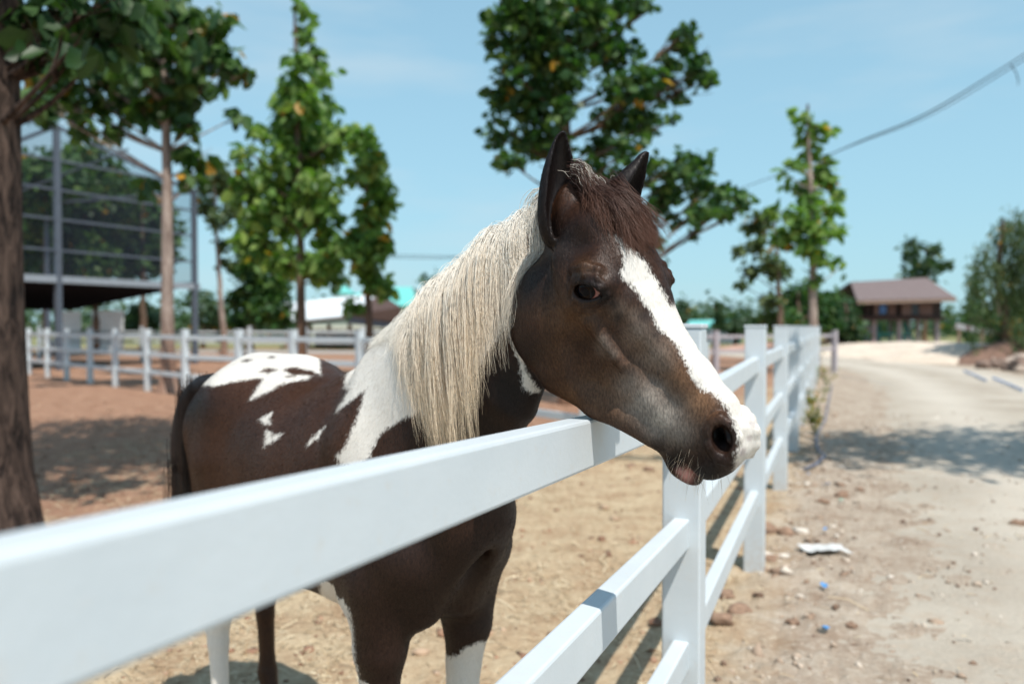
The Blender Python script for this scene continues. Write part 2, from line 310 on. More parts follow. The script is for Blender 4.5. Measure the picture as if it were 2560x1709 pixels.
def tree(label, z, trunk, clumps, leafn, leaf, mat, bark, r0, group=None, name='tree', droop=.5, hang=0., depth=1., extra=None, seed=1, narrow=.62, limbs=True, base=None, topf=.25):
    """trunk: display-pixel points (x, y) from top to bottom at depth z; clumps: (x, y, r) display pixels"""
    rng = np.random.default_rng(seed); k = 2560 / 2349
    T = np.array([at(x * k, y * k, z) for x, y in trunk])[::-1]
    g = T[0].copy()
    if T[0][2] > 0: T = np.concatenate([[[T[0][0], T[0][1], -.1]], T])
    T = np.stack([np.interp(np.linspace(0, len(T) - 1, 24), np.arange(len(T)), T[:, j]) for j in range(3)], 1)
    T[:, :2] += np.cumsum(rng.normal(0, .012, (24, 2)), 0) * (z / 20)
    hgt = T[-1][2] - T[0][2]; f = (T[:, 2] - T[0][2]) / hgt
    rad = r0 * (1 - (1 - topf) * f) * (1 + (.5 if z > 8 else .28) * np.exp(-f * hgt / .35))
    e = empty(name, (T[0][0], T[0][1], 0), label, 'tree', group)
    C = []; Rr = []
    for x, y, r in clumps:
        rm_ = r * k * .4 / 800 * z; dy = rng.normal(0, 1) * depth * rm_ * 1.3
        C.append(at(x * k, y * k, z + dy)); Rr.append(rm_)
    if extra is not None:
        for c, r in extra: C.append(np.array(c, float)); Rr.append(r)
    C = np.array(C); Rr = np.array(Rr)
    mb = MB().tube(T, rad, 14)
    tr = mb.build('trunk', bark, e, True)
    if limbs:
        for i, (c, r) in enumerate(zip(C, Rr)):
            # a limb leaves the trunk below the clump
            d = np.hypot(*(T[:, :2] - c[:2]).T); want = c[2] - .55 * np.hypot(c[0] - T[0][0], c[1] - T[0][1]) - .2 * r
            j = int(np.argmin(np.abs(T[:, 2] - max(want, T[6][2])))); s = T[j]
            tt = np.linspace(0, 1, 9)[:, None]; mid = (s + c) / 2 + np.array([0, 0, -.10 * np.linalg.norm(c - s)]) + rng.normal(0, .04, 3) * np.linalg.norm(c - s)
            P = (1 - tt) ** 2 * s + 2 * tt * (1 - tt) * mid + tt ** 2 * c
            mbl = MB().tube(P, np.linspace(min(rad[j] * .5, .02 + r * .07), .006 + r * .008, 9), 6)
            for _ in range(4):
                q = c + rng.normal(0, .55, 3) * r; mbl.tube([P[6], (P[6] + q) / 2 + rng.normal(0, .08, 3) * r, q], [.012 + r * .02, .008, .004], 4)
            mbl.build('limb', bark, e, True)
    leaves_mesh('crown', C, Rr, leafn, leaf, mat, e, rng, droop, hang, narrow)
    return e
G_T = 'tall broad-leaved trees round the paddock'
# near tree on the left edge of the frame
tree('thick rough-barked tree trunk at the left edge of the frame', 5.35, [(-30, -900), (-28, -300), (-22, 0), (-20, 500), (-12, 1000), (0, 1235)],
     [(70, 20, 75), (150, 10, 80), (235, 0, 80), (120, 70, 55), (205, 60, 60), (275, 40, 45), (230, 105, 35), (75, 95, 50), (110, 100, 40), (180, 95, 40), (260, 85, 30), (300, 10, 40), (160, 140, 24)], 10000, .185, LM['dark'], BK['near'], .215, seed=3, name='tree', droop=1.1,
     extra=[((-3.4 + a, 5.4 + b, c), r) for a, b, c, r in ((0, 0, 7.6, 1.3), (1.3, .6, 7.2, 1.2), (-1.3, .8, 7, 1.2), (.5, 1.8, 7.5, 1.3), (-.6, -1.4, 7.2, 1.2), (1.0, -1.0, 7.6, 1.1), (2.2, 1.2, 6.9, 1.0), (-1.8, -.6, 7, 1.), (2.2, -.4, 7.2, 1.0), (.3, .4, 9, 1.3), (1.8, 2.3, 6.9, .9), (-.8, 2.7, 7, 1.))], topf=.6)
T2c = [(380, 20, 50), (330, 30, 50), (430, 50, 50), (480, 50, 42), (505, 115, 33), (528, 150, 22), (460, 125, 38), (400, 115, 45), (345, 110, 48), (285, 90, 45), (300, 165, 42), (372, 190, 42), (428, 175, 30), (280, 225, 36), (330, 235, 30), (400, 245, 24), (240, 155, 42), (200, 110, 48), (418, 350, 24), (465, 365, 24),
       (335, 415, 24), (440, 405, 26), (225, 230, 30), (450, 225, 22), (435, 285, 20), (553, 262, 13), (150, 225, 36), (100, 170, 42), (90, 235, 36), (170, 175, 40), (130, 120, 50), (500, 190, 20), (300, 20, 50), (570, 160, 10), (200, 280, 22), (260, 300, 18)]
tree('tree with a slender pale trunk and big dark leaves standing beside the crossing fence', 17.0, [(378, -260), (380, 0), (378, 260), (380, 600), (385, 905)], T2c, 3700, .38, LM['mid'], BK['pale'], .15, G_T, seed=11, droop=1.1, extra=[((-7.3, 17, h), 1.1) for h in (15.5, 17, 18.5)])
T3c = [(690, 18, 18), (702, 70, 20), (718, 120, 24), (690, 145, 26), (728, 180, 30), (662, 190, 22), (640, 235, 28), (700, 235, 40), (752, 232, 26), (668, 290, 42), (735, 295, 42), (600, 300, 22), (705, 345, 55), (765, 330, 35), (640, 350, 40), (600, 400, 45), (660, 415, 55), (722, 430, 45), (560, 440, 38), (620, 480, 55), (690, 485, 42), (742, 500, 40), (765, 560, 36), (600, 540, 50), (645, 595, 45), (722, 605, 40), (762, 625, 30), (560, 342, 16), (790, 300, 24)]
tree('tall pointed bright green tree left of the horse, reaching the top of the frame', 23, [(688, 20), (690, 300), (692, 600), (692, 800)], T3c, 2500, .40, LM['teak'], BK['mid'], .15, G_T, seed=5, droop=.9)
tree('narrow bright green tree with a bare lower trunk in front of the dark barn gable', 22, [(835, 300), (840, 500), (845, 700), (845, 810)], [(826, 320, 28), (848, 365, 32), (862, 415, 28), (835, 400, 24), (870, 460, 28), (850, 500, 30), (868, 550, 28), (840, 580, 30), (850, 618, 24), (822, 540, 20), (862, 650, 20), (800, 560, 24), (812, 700, 16), (880, 655, 15)], 1500, .36, LM['teak'], BK['mid'], .12, G_T, seed=6)
tree('thin tree with a sparse pale crown between the netting and the dark trees', 31, [(505, 380), (512, 560), (515, 760)], [(500, 395, 30), (478, 430, 26), (522, 440, 26), (500, 500, 24), (512, 560, 16), (516, 600, 12), (470, 470, 22), (530, 480, 20)], 900, .30, LM['pale'], BK['pale'], .13, G_T, seed=7)
tree('dense dark tree behind the pointed bright tree', 34, [(575, 480), (578, 800)], [(580, 620, 48), (570, 560, 42), (605, 700, 42), (560, 680, 36), (622, 660, 38), (590, 500, 30), (560, 740, 30), (640, 720, 30)], 3200, .34, LM['deep'], BK['mid'], .2, G_T, seed=8)
T6c = [(1180, 30, 55), (1250, 20, 65), (1330, 30, 65), (1400, 20, 45), (1450, 8, 36), (1150, 90, 36), (1220, 100, 55), (1300, 110, 55), (1370, 95, 42), (1180, 170, 46), (1250, 180, 55), (1315, 165, 42), (1162, 240, 42), (1230, 250, 55), (1292, 250, 32), (1150, 312, 34), (1220, 322, 48), (1280, 340, 32), (1170, 368, 28), (1130, 45, 22), (1135, 270, 16), (1130, 210, 14),
       (1412, 122, 40), (1440, 110, 28), (1482, 180, 36), (1400, 195, 34), (1450, 222, 40), (1530, 150, 34), (1560, 92, 28), (1582, 68, 20), (1592, 150, 34), (1612, 178, 24), (1540, 208, 38), (1502, 255, 26), (1540, 275, 13), (1400, 268, 42), (1460, 290, 40), (1380, 330, 38), (1440, 340, 38), (1358, 390, 30), (1420, 398, 36), (1500, 392, 38), (1560, 372, 38), (1600, 378, 34), (1592, 430, 34), (1522, 450, 44), (1640, 440, 32), (1692, 452, 26), (1600, 488, 30), (1540, 500, 18), (1655, 482, 20), (1712, 470, 12), (1590, 535, 12), (1482, 480, 24), (1502, 555, 15), (1520, 600, 10), (1490, 15, 16)]
tree('large dark green tree rising behind the ears of the horse', 14.5, [(1250, -420), (1265, -100), (1290, 200), (1310, 500), (1320, 900)], T6c, 12500, .20, LM['deep'], BK['mid'], .24, G_T, seed=9,
     extra=[((-.5 + a, 14.5 + b, h), 1.2) for a, b, h in ((1, 0, 15.5), (2.4, .5, 15.8), (0, 1, 16.5), (1.6, -1, 17), (3.6, 0, 15.4), (1.2, .6, 18.4))], narrow=.8)
tree('slender loose-crowned tree above the far end of the near fence', 24, [(1850, 240), (1858, 400), (1866, 560), (1868, 775)], [(1842, 268, 18), (1850, 300, 18), (1882, 290, 13), (1905, 300, 9), (1862, 340, 22), (1830, 372, 13), (1892, 368, 18), (1905, 410, 17), (1872, 400, 24), (1842, 430, 18), (1800, 420, 10), (1922, 440, 12), (1790, 392, 8), (1862, 460, 24), (1902, 480, 22), (1832, 500, 28), (1880, 520, 28), (1842, 560, 28), (1800, 540, 24), (1922, 530, 14), (1882, 590, 18), (1905, 602, 12), (1940, 600, 6), (1870, 640, 14), (1780, 480, 14)], 1050, .34, LM['teak'], BK['pale'], .15, G_T, seed=12)
tree('sparse yellowish green tree left of the slender loose-crowned tree', 30, [(1768, 480), (1775, 640), (1780, 775)], [(1750, 500, 24), (1720, 520, 18), (1740, 560, 20), (1702, 570, 14), (1762, 600, 24), (1722, 620, 18), (1790, 620, 20), (1700, 650, 10), (1775, 690, 22), (1770, 730, 24)], 1100, .30, LM['pale'], BK['mid'], .14, G_T, seed=13)
tree('bushy dark green tree beside the wooden house, low behind the fence end', 48, [(1830, 660), (1832, 780)], [(1830, 690, 36), (1860, 720, 36), (1815, 740, 32), (1900, 690, 30), (1890, 740, 30), (1850, 660, 20)], 2200, .42, LM['deep'], BK['mid'], .2, G_T, seed=14)
tree('rounded green tree touching the left side of the wooden house', 50, [(1938, 690), (1940, 780)], [(1935, 710, 32), (1950, 750, 30), (1915, 740, 30), (1925, 775, 22)], 1500, .42, LM['far'], BK['mid'], .2, G_T, seed=15)
tree('open-crowned tree rising behind the roof of the wooden house', 70, [(2120, 560), (2122, 780)], [(2088, 580, 22), (2140, 572, 18), (2110, 625, 30), (2162, 605, 16), (2092, 555, 12), (2130, 600, 16)], 700, .55, LM['far'], BK['mid'], .2, G_T, seed=16)
tree('weeping tree with drooping twigs at the right edge of the frame', 30, [(2310, 500), (2300, 640), (2322, 790)], [(2300, 525, 34), (2340, 500, 34), (2255, 570, 24), (2232, 605, 18), (2290, 610, 30), (2340, 590, 34), (2226, 660, 14), (2335, 670, 30), (2300, 740, 26), (2240, 720, 14), (2350, 750, 34), (2400, 600, 60), (2272, 690, 16), (2390, 520, 40)], 9000, .20, LM['pale'], BK['mid'], .22, G_T, seed=17, hang=.9, droop=1.8, narrow=.28)
tree('dark hanging tree behind the weeping tree at the right', 36, [(2285, 640), (2290, 790)], [(2240, 640, 20), (2235, 700, 24), (2275, 720, 26), (2310, 740, 28), (2340, 700, 30), (2230, 750, 20), (2300, 775, 24), (2345, 780, 26)], 3200, .26, LM['deep'], BK['mid'], .2, G_T, seed=18, hang=.7, droop=1.4, narrow=.35)
for i, (lab, z, x, cl) in enumerate((('dense leafy tree behind the netting, nearest the left edge', 38, 110, [(100, 420, 50), (75, 480, 45), (125, 500, 50), (95, 570, 48), (150, 450, 40), (60, 400, 40), (120, 610, 36)]),
                                     ('dense leafy tree behind the netting, in the middle of it', 40, 215, [(190, 385, 46), (240, 440, 50), (200, 500, 52), (250, 540, 46), (180, 570, 46), (220, 600, 40), (160, 400, 36)]),
                                     ('dense leafy tree behind the netting, next to the pale trunk', 42, 325, [(310, 455, 36), (330, 510, 46), (290, 520, 40), (345, 570, 40), (300, 590, 40), (350, 480, 28)]))):
    tree(lab, z, [(x, 420), (x + 3, 780)], [(x_, y_, r_ * 1.3) for x_, y_, r_ in cl], 8500, .42, LM['deep' if i != 1 else 'mid'], BK['mid'], .2, G_T, seed=20 + i)
for i, (lab, z, x, cl) in enumerate((('low dark green tree right of the net pole', 52, 470, [(450, 680, 28), (480, 700, 30), (445, 735, 28), (490, 745, 28), (520, 720, 24)]),
                                     ('small green tree under the edge of the dark lean-to roof', 46, 335, [(325, 715, 24), (345, 735, 22), (312, 745, 20)]),
                                     ('hazy pale tree just right of the brown brow of the horse', 75, 1570, [(1560, 720, 26), (1580, 745, 20), (1545, 745, 20), (1565, 695, 14)]),
                                     ('small column-like tree standing alone beyond the grey fence', 60, 1650, [(1650, 700, 8), (1650, 722, 9), (1651, 745, 10)]),
                                     ('small round tree beyond the green roof', 62, 1685, [(1690, 735, 14), (1680, 752, 14), (1698, 750, 12)]),
                                     ('small round tree under the sparse yellowish tree', 58, 1722, [(1722, 735, 15), (1730, 752, 14), (1714, 755, 12)]))):
    tree(lab, z, [(x, cl[0][1]), (x, 790)], cl, 700, .4, LM['far'], BK['mid'], .14, 'small trees on the horizon', seed=40 + i)
# tree just outside the frame on the right: only its shadow on the road is in view
tree('broad tree beside the road just outside the right edge, its shade falling on the road', 6.2, [(3900, -700), (3900, 900)], [], 4600, .24, LM['deep'], BK['mid'], .22, seed=50,
     extra=[((5.0 + .7 * a_, 5.7 + b_, 6.3), .95) for a_, b_ in ((0, 0), (1, .5), (2, -.1), (3, .7), (4, 0), (5, .6), (1.6, 1.1), (3.4, 1.4), (6, .9), (2.4, -.8), (4.6, -.7), (5.6, 1.5))] + [((8.9 + a, 5.0 + b, 6.0 + c), 1.0) for a, b, c in ((0, 0, 0), (-1.3, .5, .2), (1.2, .3, .3), (-.2, -.6, .4), (2.2, .9, .4), (-2.3, .6, .3), (1.5, -.5, .6), (.4, .9, .3), (3.2, .5, .4), (4.2, .9, .3), (-1.4, -.3, .5), (5.2, .4, .3))])

# ================================================================ BUILDINGS AND LARGE THINGS
def simple_mat(name, col, rough=.7, var=.25, scale=6, spec=.3, metal=0., stretch=(1, 1, 1)):
    m, nt, b = new_mat(name, rough, spec); o = coords(nt, stretch); n = noise(nt, scale, 5, o, .65)
    c = mix(nt, ramp(nt, n, [(.3, 0), (.7, 1)]), tuple(x * (1 - var) for x in col), tuple(min(1, x * (1 + var)) for x in col))
    nt.links.new(c, b.inputs['Base Color']); b.inputs['Metallic'].default_value = metal; bump(nt, b, n, .3, .01); return m
K = 2560 / 2349
def D(x, y, z): return at(x * K, y * K, z)             # display pixel of the photograph at depth z
def quadbox(mb, a, b, c, d, thick):
    """a slab from four corners, given thickness"""
    P = np.array([a, b, c, d], float); n = unit(np.cross(P[1] - P[0], P[3] - P[0])) * thick
    return mb.add(np.concatenate([P, P + n]), [(3, 2, 1, 0), (4, 5, 6, 7), (0, 1, 5, 4), (1, 2, 6, 5), (2, 3, 7, 6), (3, 0, 4, 7)])
def box(mb, x0, x1, y0, y1, z0, z1): return mb.beam(((x0 + x1) / 2, y0, (z0 + z1) / 2), ((x0 + x1) / 2, y1, (z0 + z1) / 2), x1 - x0, z1 - z0)
steel = simple_mat('steel_grey', (.10, .12, .15), .5, .15, 8, .4); steel2 = simple_mat('steel_light', (.30, .34, .38), .5, .12, 8, .4)
darkwood = simple_mat('dark_wood', (.070, .040, .034), .75, .4, 9, .2, 0, (1, 1, 9)); lightwood = simple_mat('bare_wood', (.26, .18, .135), .8, .3, 8)
# ---- netted shade hall on the left
netm = bpy.data.materials.new('net_mesh'); netm.use_nodes = True; nt = netm.node_tree; nt.nodes.clear()
o_ = N(nt, 'ShaderNodeOutputMaterial'); tr_ = N(nt, 'ShaderNodeBsdfTransparent'); df_ = N(nt, 'ShaderNodeBsdfDiffuse', {'Color': (.05, .06, .08, 1)})
nn1 = noise(nt, .35, 3, coords(nt)); mx = N(nt, 'ShaderNodeMixShader', {0: math_(nt, 'MULTIPLY_ADD', nn1, .20, .10), 1: tr_.outputs[0], 2: df_.outputs[0]}); nt.links.new(mx.outputs[0], o_.inputs[0])
W0 = np.array([-19.5, 17.3]); W1_ = np.array([-15.2, 25.0]); WD = unit(W1_ - W0); WN = np.array([-WD[1], WD[0]])        # WN points away to the left and back
def wp(t, z, back=0.): p = W1_ + WD * t + WN * back; return np.array([p[0], p[1], z])
HALL = empty('netted_hall', wp(0, 0), 'grey steel hall with netting walls above an open lean-to, at the left', 'hall')
TE = 6.35; BH, TH_ = 2.92, 7.9
for t in (-9.0, -3.9, 1.05, TE):
    MB().post(*wp(t, 0)[:2], -.1, TH_ if t < 6 else 6.6, WD, .17, .17).build('post', steel, HALL)
for z in (BH + .95, BH + 1.95, BH + 2.9, BH + 3.85): MB().beam(wp(-9, z), wp(TE, z - .02), .07, .07).build('girt', steel, HALL)
MB().beam(wp(-9, TH_ - .05), wp(1.05, TH_ - .05), .1, .12).beam(wp(1.05, TH_ - .05), wp(TE, 6.5), .09, .11).build('top_beam', steel, HALL)
MB().beam(wp(-9.3, BH), wp(TE + .2, BH), .16, .22).build('edge_beam', steel2, HALL)
for t in (-9.0, 1.05, TE):
    MB().beam(wp(t, TH_ - .05 if t < 6 else 6.5), wp(t, 6.8, 9.5), .08, .1).beam(wp(t, BH + .1), wp(t, BH + .1, 9.5), .1, .14).post(*wp(t, 0, 9.5)[:2], -.1, 6.8, WD, .15, .15).build('side_frame', steel, HALL)
for t in (-5.6, -2.3, 3.6): MB().beam(wp(t, TH_ - .3), wp(t + .6, 6.6, 9.5), .05, .06).build('rafter', steel, HALL)
MB().add([wp(-9, BH), wp(1.05, BH), wp(1.05, TH_), wp(-9, TH_)], [(0, 1, 2, 3)]).add([wp(1.05, BH), wp(TE, BH), wp(TE, 6.5), wp(1.05, TH_)], [(0, 1, 2, 3)]).build('netting', netm, HALL)
MB().add([wp(TE, BH), wp(TE, BH, 9.5), wp(TE, 6.8, 9.5), wp(TE, 6.5)], [(0, 1, 2, 3)]).build('netting', netm, HALL)
MB().add([wp(-9, TH_), wp(1.05, TH_), wp(TE, 6.5), wp(TE, 6.8, 9.5), wp(-9, 6.8, 9.5)], [(0, 1, 2, 3, 4)]).build('netting', netm, HALL)
# lean-to roof behind the edge beam: deep and dark below
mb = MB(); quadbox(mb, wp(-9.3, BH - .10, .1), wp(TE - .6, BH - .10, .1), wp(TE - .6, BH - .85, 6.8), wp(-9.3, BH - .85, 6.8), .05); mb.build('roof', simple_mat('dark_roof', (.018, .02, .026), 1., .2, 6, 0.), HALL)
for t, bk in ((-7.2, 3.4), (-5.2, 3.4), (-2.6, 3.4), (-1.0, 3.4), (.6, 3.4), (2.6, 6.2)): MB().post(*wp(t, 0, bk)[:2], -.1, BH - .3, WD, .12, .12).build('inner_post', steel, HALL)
white_panel = simple_mat('white_panel', (.78, .78, .76), .6, .06, 3)
for x0, x1, y0, y1, z, lab in ((118, 186, 714, 778, 41.0, 'white board leaning under the lean-to roof, nearest the left edge'), (211, 284, 712, 774, 41.5, 'white board standing under the lean-to roof, right of the net post')):
    a, b, c, d = D(x0, y1, z), D(x1, y1, z), D(x1 if x0 < 200 else x1, y0, z), D(x0 + (16 if x0 < 200 else 0), y0, z)
    b[2] = a[2] = 0.02
    mb = MB(); quadbox(mb, a, b, c, d, .06); tag(mb.build('board', white_panel), lab, 'board')
# ---- barn with the white roof
zb = 50.
barn_roof = simple_mat('white_sheet_roof', (.80, .82, .82), .45, .05, 4, .4); teal = simple_mat('teal_paint', (.08, .36, .34), .55, .15, 5); tealr = simple_mat('teal_roof', (.16, .52, .47), .5, .1, 5)
BARN = empty('barn', (D(780, 740, zb)[0], zb, 0), 'long open barn with a white sheet roof and a dark brown gable', 'barn')
L0 = D(648, 742, zb); L1 = D(655, 698, zb + 7); R1 = D(872, 676, zb + 5); R0 = D(795, 728, zb - 3)
mb = MB(); quadbox(mb, L0, R0, R1, L1, .12); mb.build('roof', barn_roof, BARN)
GR = D(918, 712, zb + 1)
mb = MB(); quadbox(mb, R0 + [0, .05, -.02], GR + [0, 0, -.9], GR + [0, 0, .1], R1 + [0, -.1, -.05], .15); mb.build('gable', simple_mat('gable_brown', (.085, .05, .04), .8, .3, 6), BARN)
mb = MB(); quadbox(mb, L0 + [0.1, .3, -.15], R0 + [0, .3, -.15], R0 + [0, .3, .0], L0 + [.1, .3, 0.], .1); quadbox(mb, R0 + [0, 0, -.3], GR + [0, 0, -1.25], GR + [0, 0, -.9], R0 + [0, 0, .05], .15); mb.build('eave_board', simple_mat('dark_eave', (.04, .045, .06), .7), BARN)
for x in (655, 705, 752, 800, 850, 905):
    p = D(x, 750, zb); MB().post(p[0], p[1] + .3, -.1, max(1.2, 1.55), (1, 0), .22, .22).build('post', lightwood, BARN)
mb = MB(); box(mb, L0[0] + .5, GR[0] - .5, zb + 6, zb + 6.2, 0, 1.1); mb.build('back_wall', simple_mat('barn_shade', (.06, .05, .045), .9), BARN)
mb = MB(); [mb.beam((L0[0] + 1 + i * .9, zb + 2, .0), (L0[0] + 1 + i * .9, zb + 2, 1.25), .06, .06, (0, 1, 0)) for i in range(8)]; mb.beam((L0[0] + .6, zb + 2, 1.22), (GR[0] - .5, zb + 2, 1.22), .08, .08); mb.build('railing', simple_mat('rail_red', (.30, .17, .13), .8), BARN)
# ---- teal roofed house with a cupola
zt = 75.; TH2 = empty('teal_roofed_house', (D(860, 740, zt)[0], zt, 0), 'house with a teal roof and small cupola behind the white barn roof', 'house')
mb = MB(); quadbox(mb, D(700, 705, zt), D(960, 705, zt), D(945, 662, zt + 5), D(880, 662, zt + 5), .2); mb.build('roof', tealr, TH2)
p0 = D(712, 705, zt); p1 = D(955, 705, zt); mb = MB(); box(mb, p0[0], p1[0], zt + .8, zt + 7, 0, p0[2] - .02); mb.build('wall', simple_mat('cream_wall', (.62, .60, .52), .8, .05), TH2)
p0 = D(768, 706, zt + 1); p1 = D(800, 706, zt + 1); mb = MB(); box(mb, p0[0], p1[0], zt + .9, zt + 3.8, p0[2] - .3, D(780, 672, zt)[2]); cu = mb.build('cupola', simple_mat('cupola_white', (.70, .72, .70), .7, .05), TH2)
t = D(784, 648, zt + 2); x0, x1 = p0[0] - .3, p1[0] + .3; zc = D(780, 672, zt)[2] + .02
MB().add([(x0, zt + .6, zc), (x1, zt + .6, zc), (x1, zt + 4.1, zc), (x0, zt + 4.1, zc), (t[0], zt + 2.3, t[2])], [(3, 2, 1, 0), (0, 1, 4), (1, 2, 4), (2, 3, 4), (3, 0, 4)]).build('cupola_roof', tealr, cu)
# ---- low shed with green roof on the right of the muzzle
zg = 66.; SH = empty('green_shed', (D(1650, 740, zg)[0], zg, 0), 'long low shed with a green roof beyond the grey fence', 'shed')
mb = MB(); quadbox(mb, D(1572, 752, zg), D(1712, 750, zg), D(1702, 736, zg + 5), D(1582, 738, zg + 5), .15); mb.build('roof', tealr, SH)
p0 = D(1578, 752, zg); p1 = D(1706, 752, zg); mb = MB(); box(mb, p0[0], p1[0], zg + .6, zg + 4.5, 0, p0[2] - .02); mb.build('wall', simple_mat('dark_teal', (.02, .13, .13), .7, .2), SH)
for i in range(9): mb = MB().beam((p0[0] + .6 + i * (p1[0] - p0[0] - 1.2) / 8, zg + .1, 0), (p0[0] + .6 + i * (p1[0] - p0[0] - 1.2) / 8, zg + .1, p0[2] - .1), .18, .18, (0, 1, 0)).build('post', steel2, SH)
# ---- wooden house on stilts
zh = 52.; X = lambda x: D(x, 700, zh)[0]; Z = lambda y: D(2070, y, zh)[2]
HO = empty('stilt_house', (X(2070), zh, 0), 'dark timber house raised on stilts at the end of the road', 'house')
xl, xr, fl, ev = X(1986), X(2160), Z(730), Z(690)
planks, nt, b = new_mat('timber_planks', .75, .2); o = N(nt, 'ShaderNodeNewGeometry').outputs['Position']; zc_ = N(nt, 'ShaderNodeSeparateXYZ', {0: o}).outputs[2]
st = math_(nt, 'FRACT', math_(nt, 'MULTIPLY', zc_, 4.5)); n = noise(nt, 3, 5, N(nt, 'ShaderNodeMapping', {'Vector': o, 'Scale': (.4, .4, 6)}).outputs[0])
c = mix(nt, n, (.034, .024, .022), (.080, .055, .048)); c = mix(nt, ramp(nt, st, [(0, .9), (.12, 0)]), c, (.02, .012, .01)); nt.links.new(c, b.inputs['Base Color'])
mb = MB(); box(mb, xl, xr, zh, zh + 4.2, fl + .12, ev); wall = mb.build('wall', planks, HO)
mb = MB(); box(mb, X(1966), xr + .1, zh - .25, zh + 4.4, fl - .10, fl + .11); mb.build('floor_beam', darkwood, HO)
mb = MB(); box(mb, X(1969), X(1985), zh + .1, zh + 4.1, fl + .12, ev - .1); mb.build('recess_shade_block', simple_mat('recess_shade', (.02, .014, .014), .9), HO)  # near-black box in the open bay, standing in for its shade
# roof: two sloping slabs with a ridge, wider than the walls
ra, rb = X(1950), X(2172); re_, rg = Z(693), Z(641)
tile, nt, b = new_mat('roof_tiles', .8, .25); o = N(nt, 'ShaderNodeNewGeometry').outputs['Position']; nz = noise(nt, 5, 6, o, .7); nz2 = noise(nt, 22, 3, N(nt, 'ShaderNodeMapping', {'Vector': o, 'Scale': (1, .3, 1)}).outputs[0])
c = mix(nt, nz, (.12, .092, .088), (.25, .20, .19)); c = mix(nt, ramp(nt, nz2, [(.5, 0), (.65, .6)]), c, (.16, .10, .10)); nt.links.new(c, b.inputs['Base Color']); bump(nt, b, nz2, .6, .05)
mb = MB(); quadbox(mb, (ra, zh - 1.0, re_ - .02), (rb, zh - 1.0, re_ + .15), (rb - .3, zh + 2.1, rg + .15), (ra + .9, zh + 2.1, rg - .15), .12); mb.build('roof', tile, HO)
mb = MB(); quadbox(mb, (ra + .9, zh + 2.2, rg - .15), (rb - .3, zh + 2.2, rg + .15), (rb, zh + 5.2, re_), (ra, zh + 5.2, re_), .12); mb.build('roof', tile, HO)
mb = MB(); mb.beam((ra, zh - 1.05, re_ - .05), (rb, zh - 1.05, re_ + .12), .1, .2).beam((rb + .02, zh - 1.0, re_ + .12), (rb - .28, zh + 2.15, rg + .12), .1, .28).build('fascia', lightwood, HO)
shut = simple_mat('shutter_wood', (.17, .105, .09), .75, .3, 7, .2, 0, (1, 1, 6)); dkg = simple_mat('window_dark', (.015, .018, .025), .25, .2, 3, .5); cur = simple_mat('curtain_blue', (.10, .22, .50), .8, .4, 9)
for wx0, wx1, c_ in ((2014, 2036, True), (2090, 2107, False)):
    a, b2 = X(wx0), X(wx1); z0, z1 = Z(722), Z(696); mb = MB(); box(mb, a, b2, zh - .05, zh - .005, z0, z1); w = mb.build('window', dkg, HO)
    mb = MB(); box(mb, a - .05, b2 + .05, zh - .09, zh - .055, z1, z1 + .09); box(mb, a - .05, b2 + .05, zh - .09, zh - .055, z0 - .09, z0); mb.build('frame', darkwood, w)
    for s_ in (-1, 1):
        q = a if s_ < 0 else b2; mb = MB(); mb.beam((q + s_ * .02, zh - .06, (z0 + z1) / 2), (q + s_ * (.38 if c_ else .75), zh - .30, (z0 + z1) / 2), .05, z1 - z0); mb.build('shutter', shut, w)
    if c_: mb = MB(); box(mb, a + .1, b2 - .15, zh - .075, zh - .055, z0 + .1, z1 - .1); mb.build('curtain', cur, w)
conc = simple_mat('stilt_concrete', (.30, .25, .25), .85, .2, 5)
for x in (1976, 2008, 2066, 2110, 2153):
    for yy in (.2, 4.0): MB().post(X(x), zh + yy, -.1, fl - .1, (1, 0), .26 if x != 2110 else .16, .26).build('stilt', conc, HO)
mb = MB(); box(mb, X(2004), X(2064), zh + 2.6, zh + 2.7, 0, 1.5); mb.build('ground_floor_wall', simple_mat('gf_teal', (.05, .25, .24), .6, .3, 4), HO)
mb = MB(); box(mb, X(2024), X(2044), zh + 2.4, zh + 2.55, .6, 1.45); mb.build('cloth', simple_mat('pale_cloth', (.5, .48, .52), .9), HO)
mb = MB()
for i in range(14): mb.beam((X(2010) + i * .19, zh + 1.0, .05), (X(2010) + i * .19, zh + 1.0, .95), .04, .04, (0, 1, 0))
mb.beam((X(2008), zh + 1, .92), (X(2010) + 13.3 * .19, zh + 1, .92), .07, .09); mb.build('railing', teal, HO)
mb = MB()
for i in range(7): q = i / 6; box(mb, X(2088) - .0 + q * .0, X(2112), zh + .6 + q * 1.2, zh + .9 + q * 1.2, .1 + q * 1.45, .16 + q * 1.45)
mb.beam((X(2087), zh + .6, .1), (X(2092), zh + 2.1, 1.75), .08, .2).beam((X(2113), zh + .6, .1), (X(2110), zh + 2.1, 1.75), .08, .2); mb.build('stairs', teal, HO)
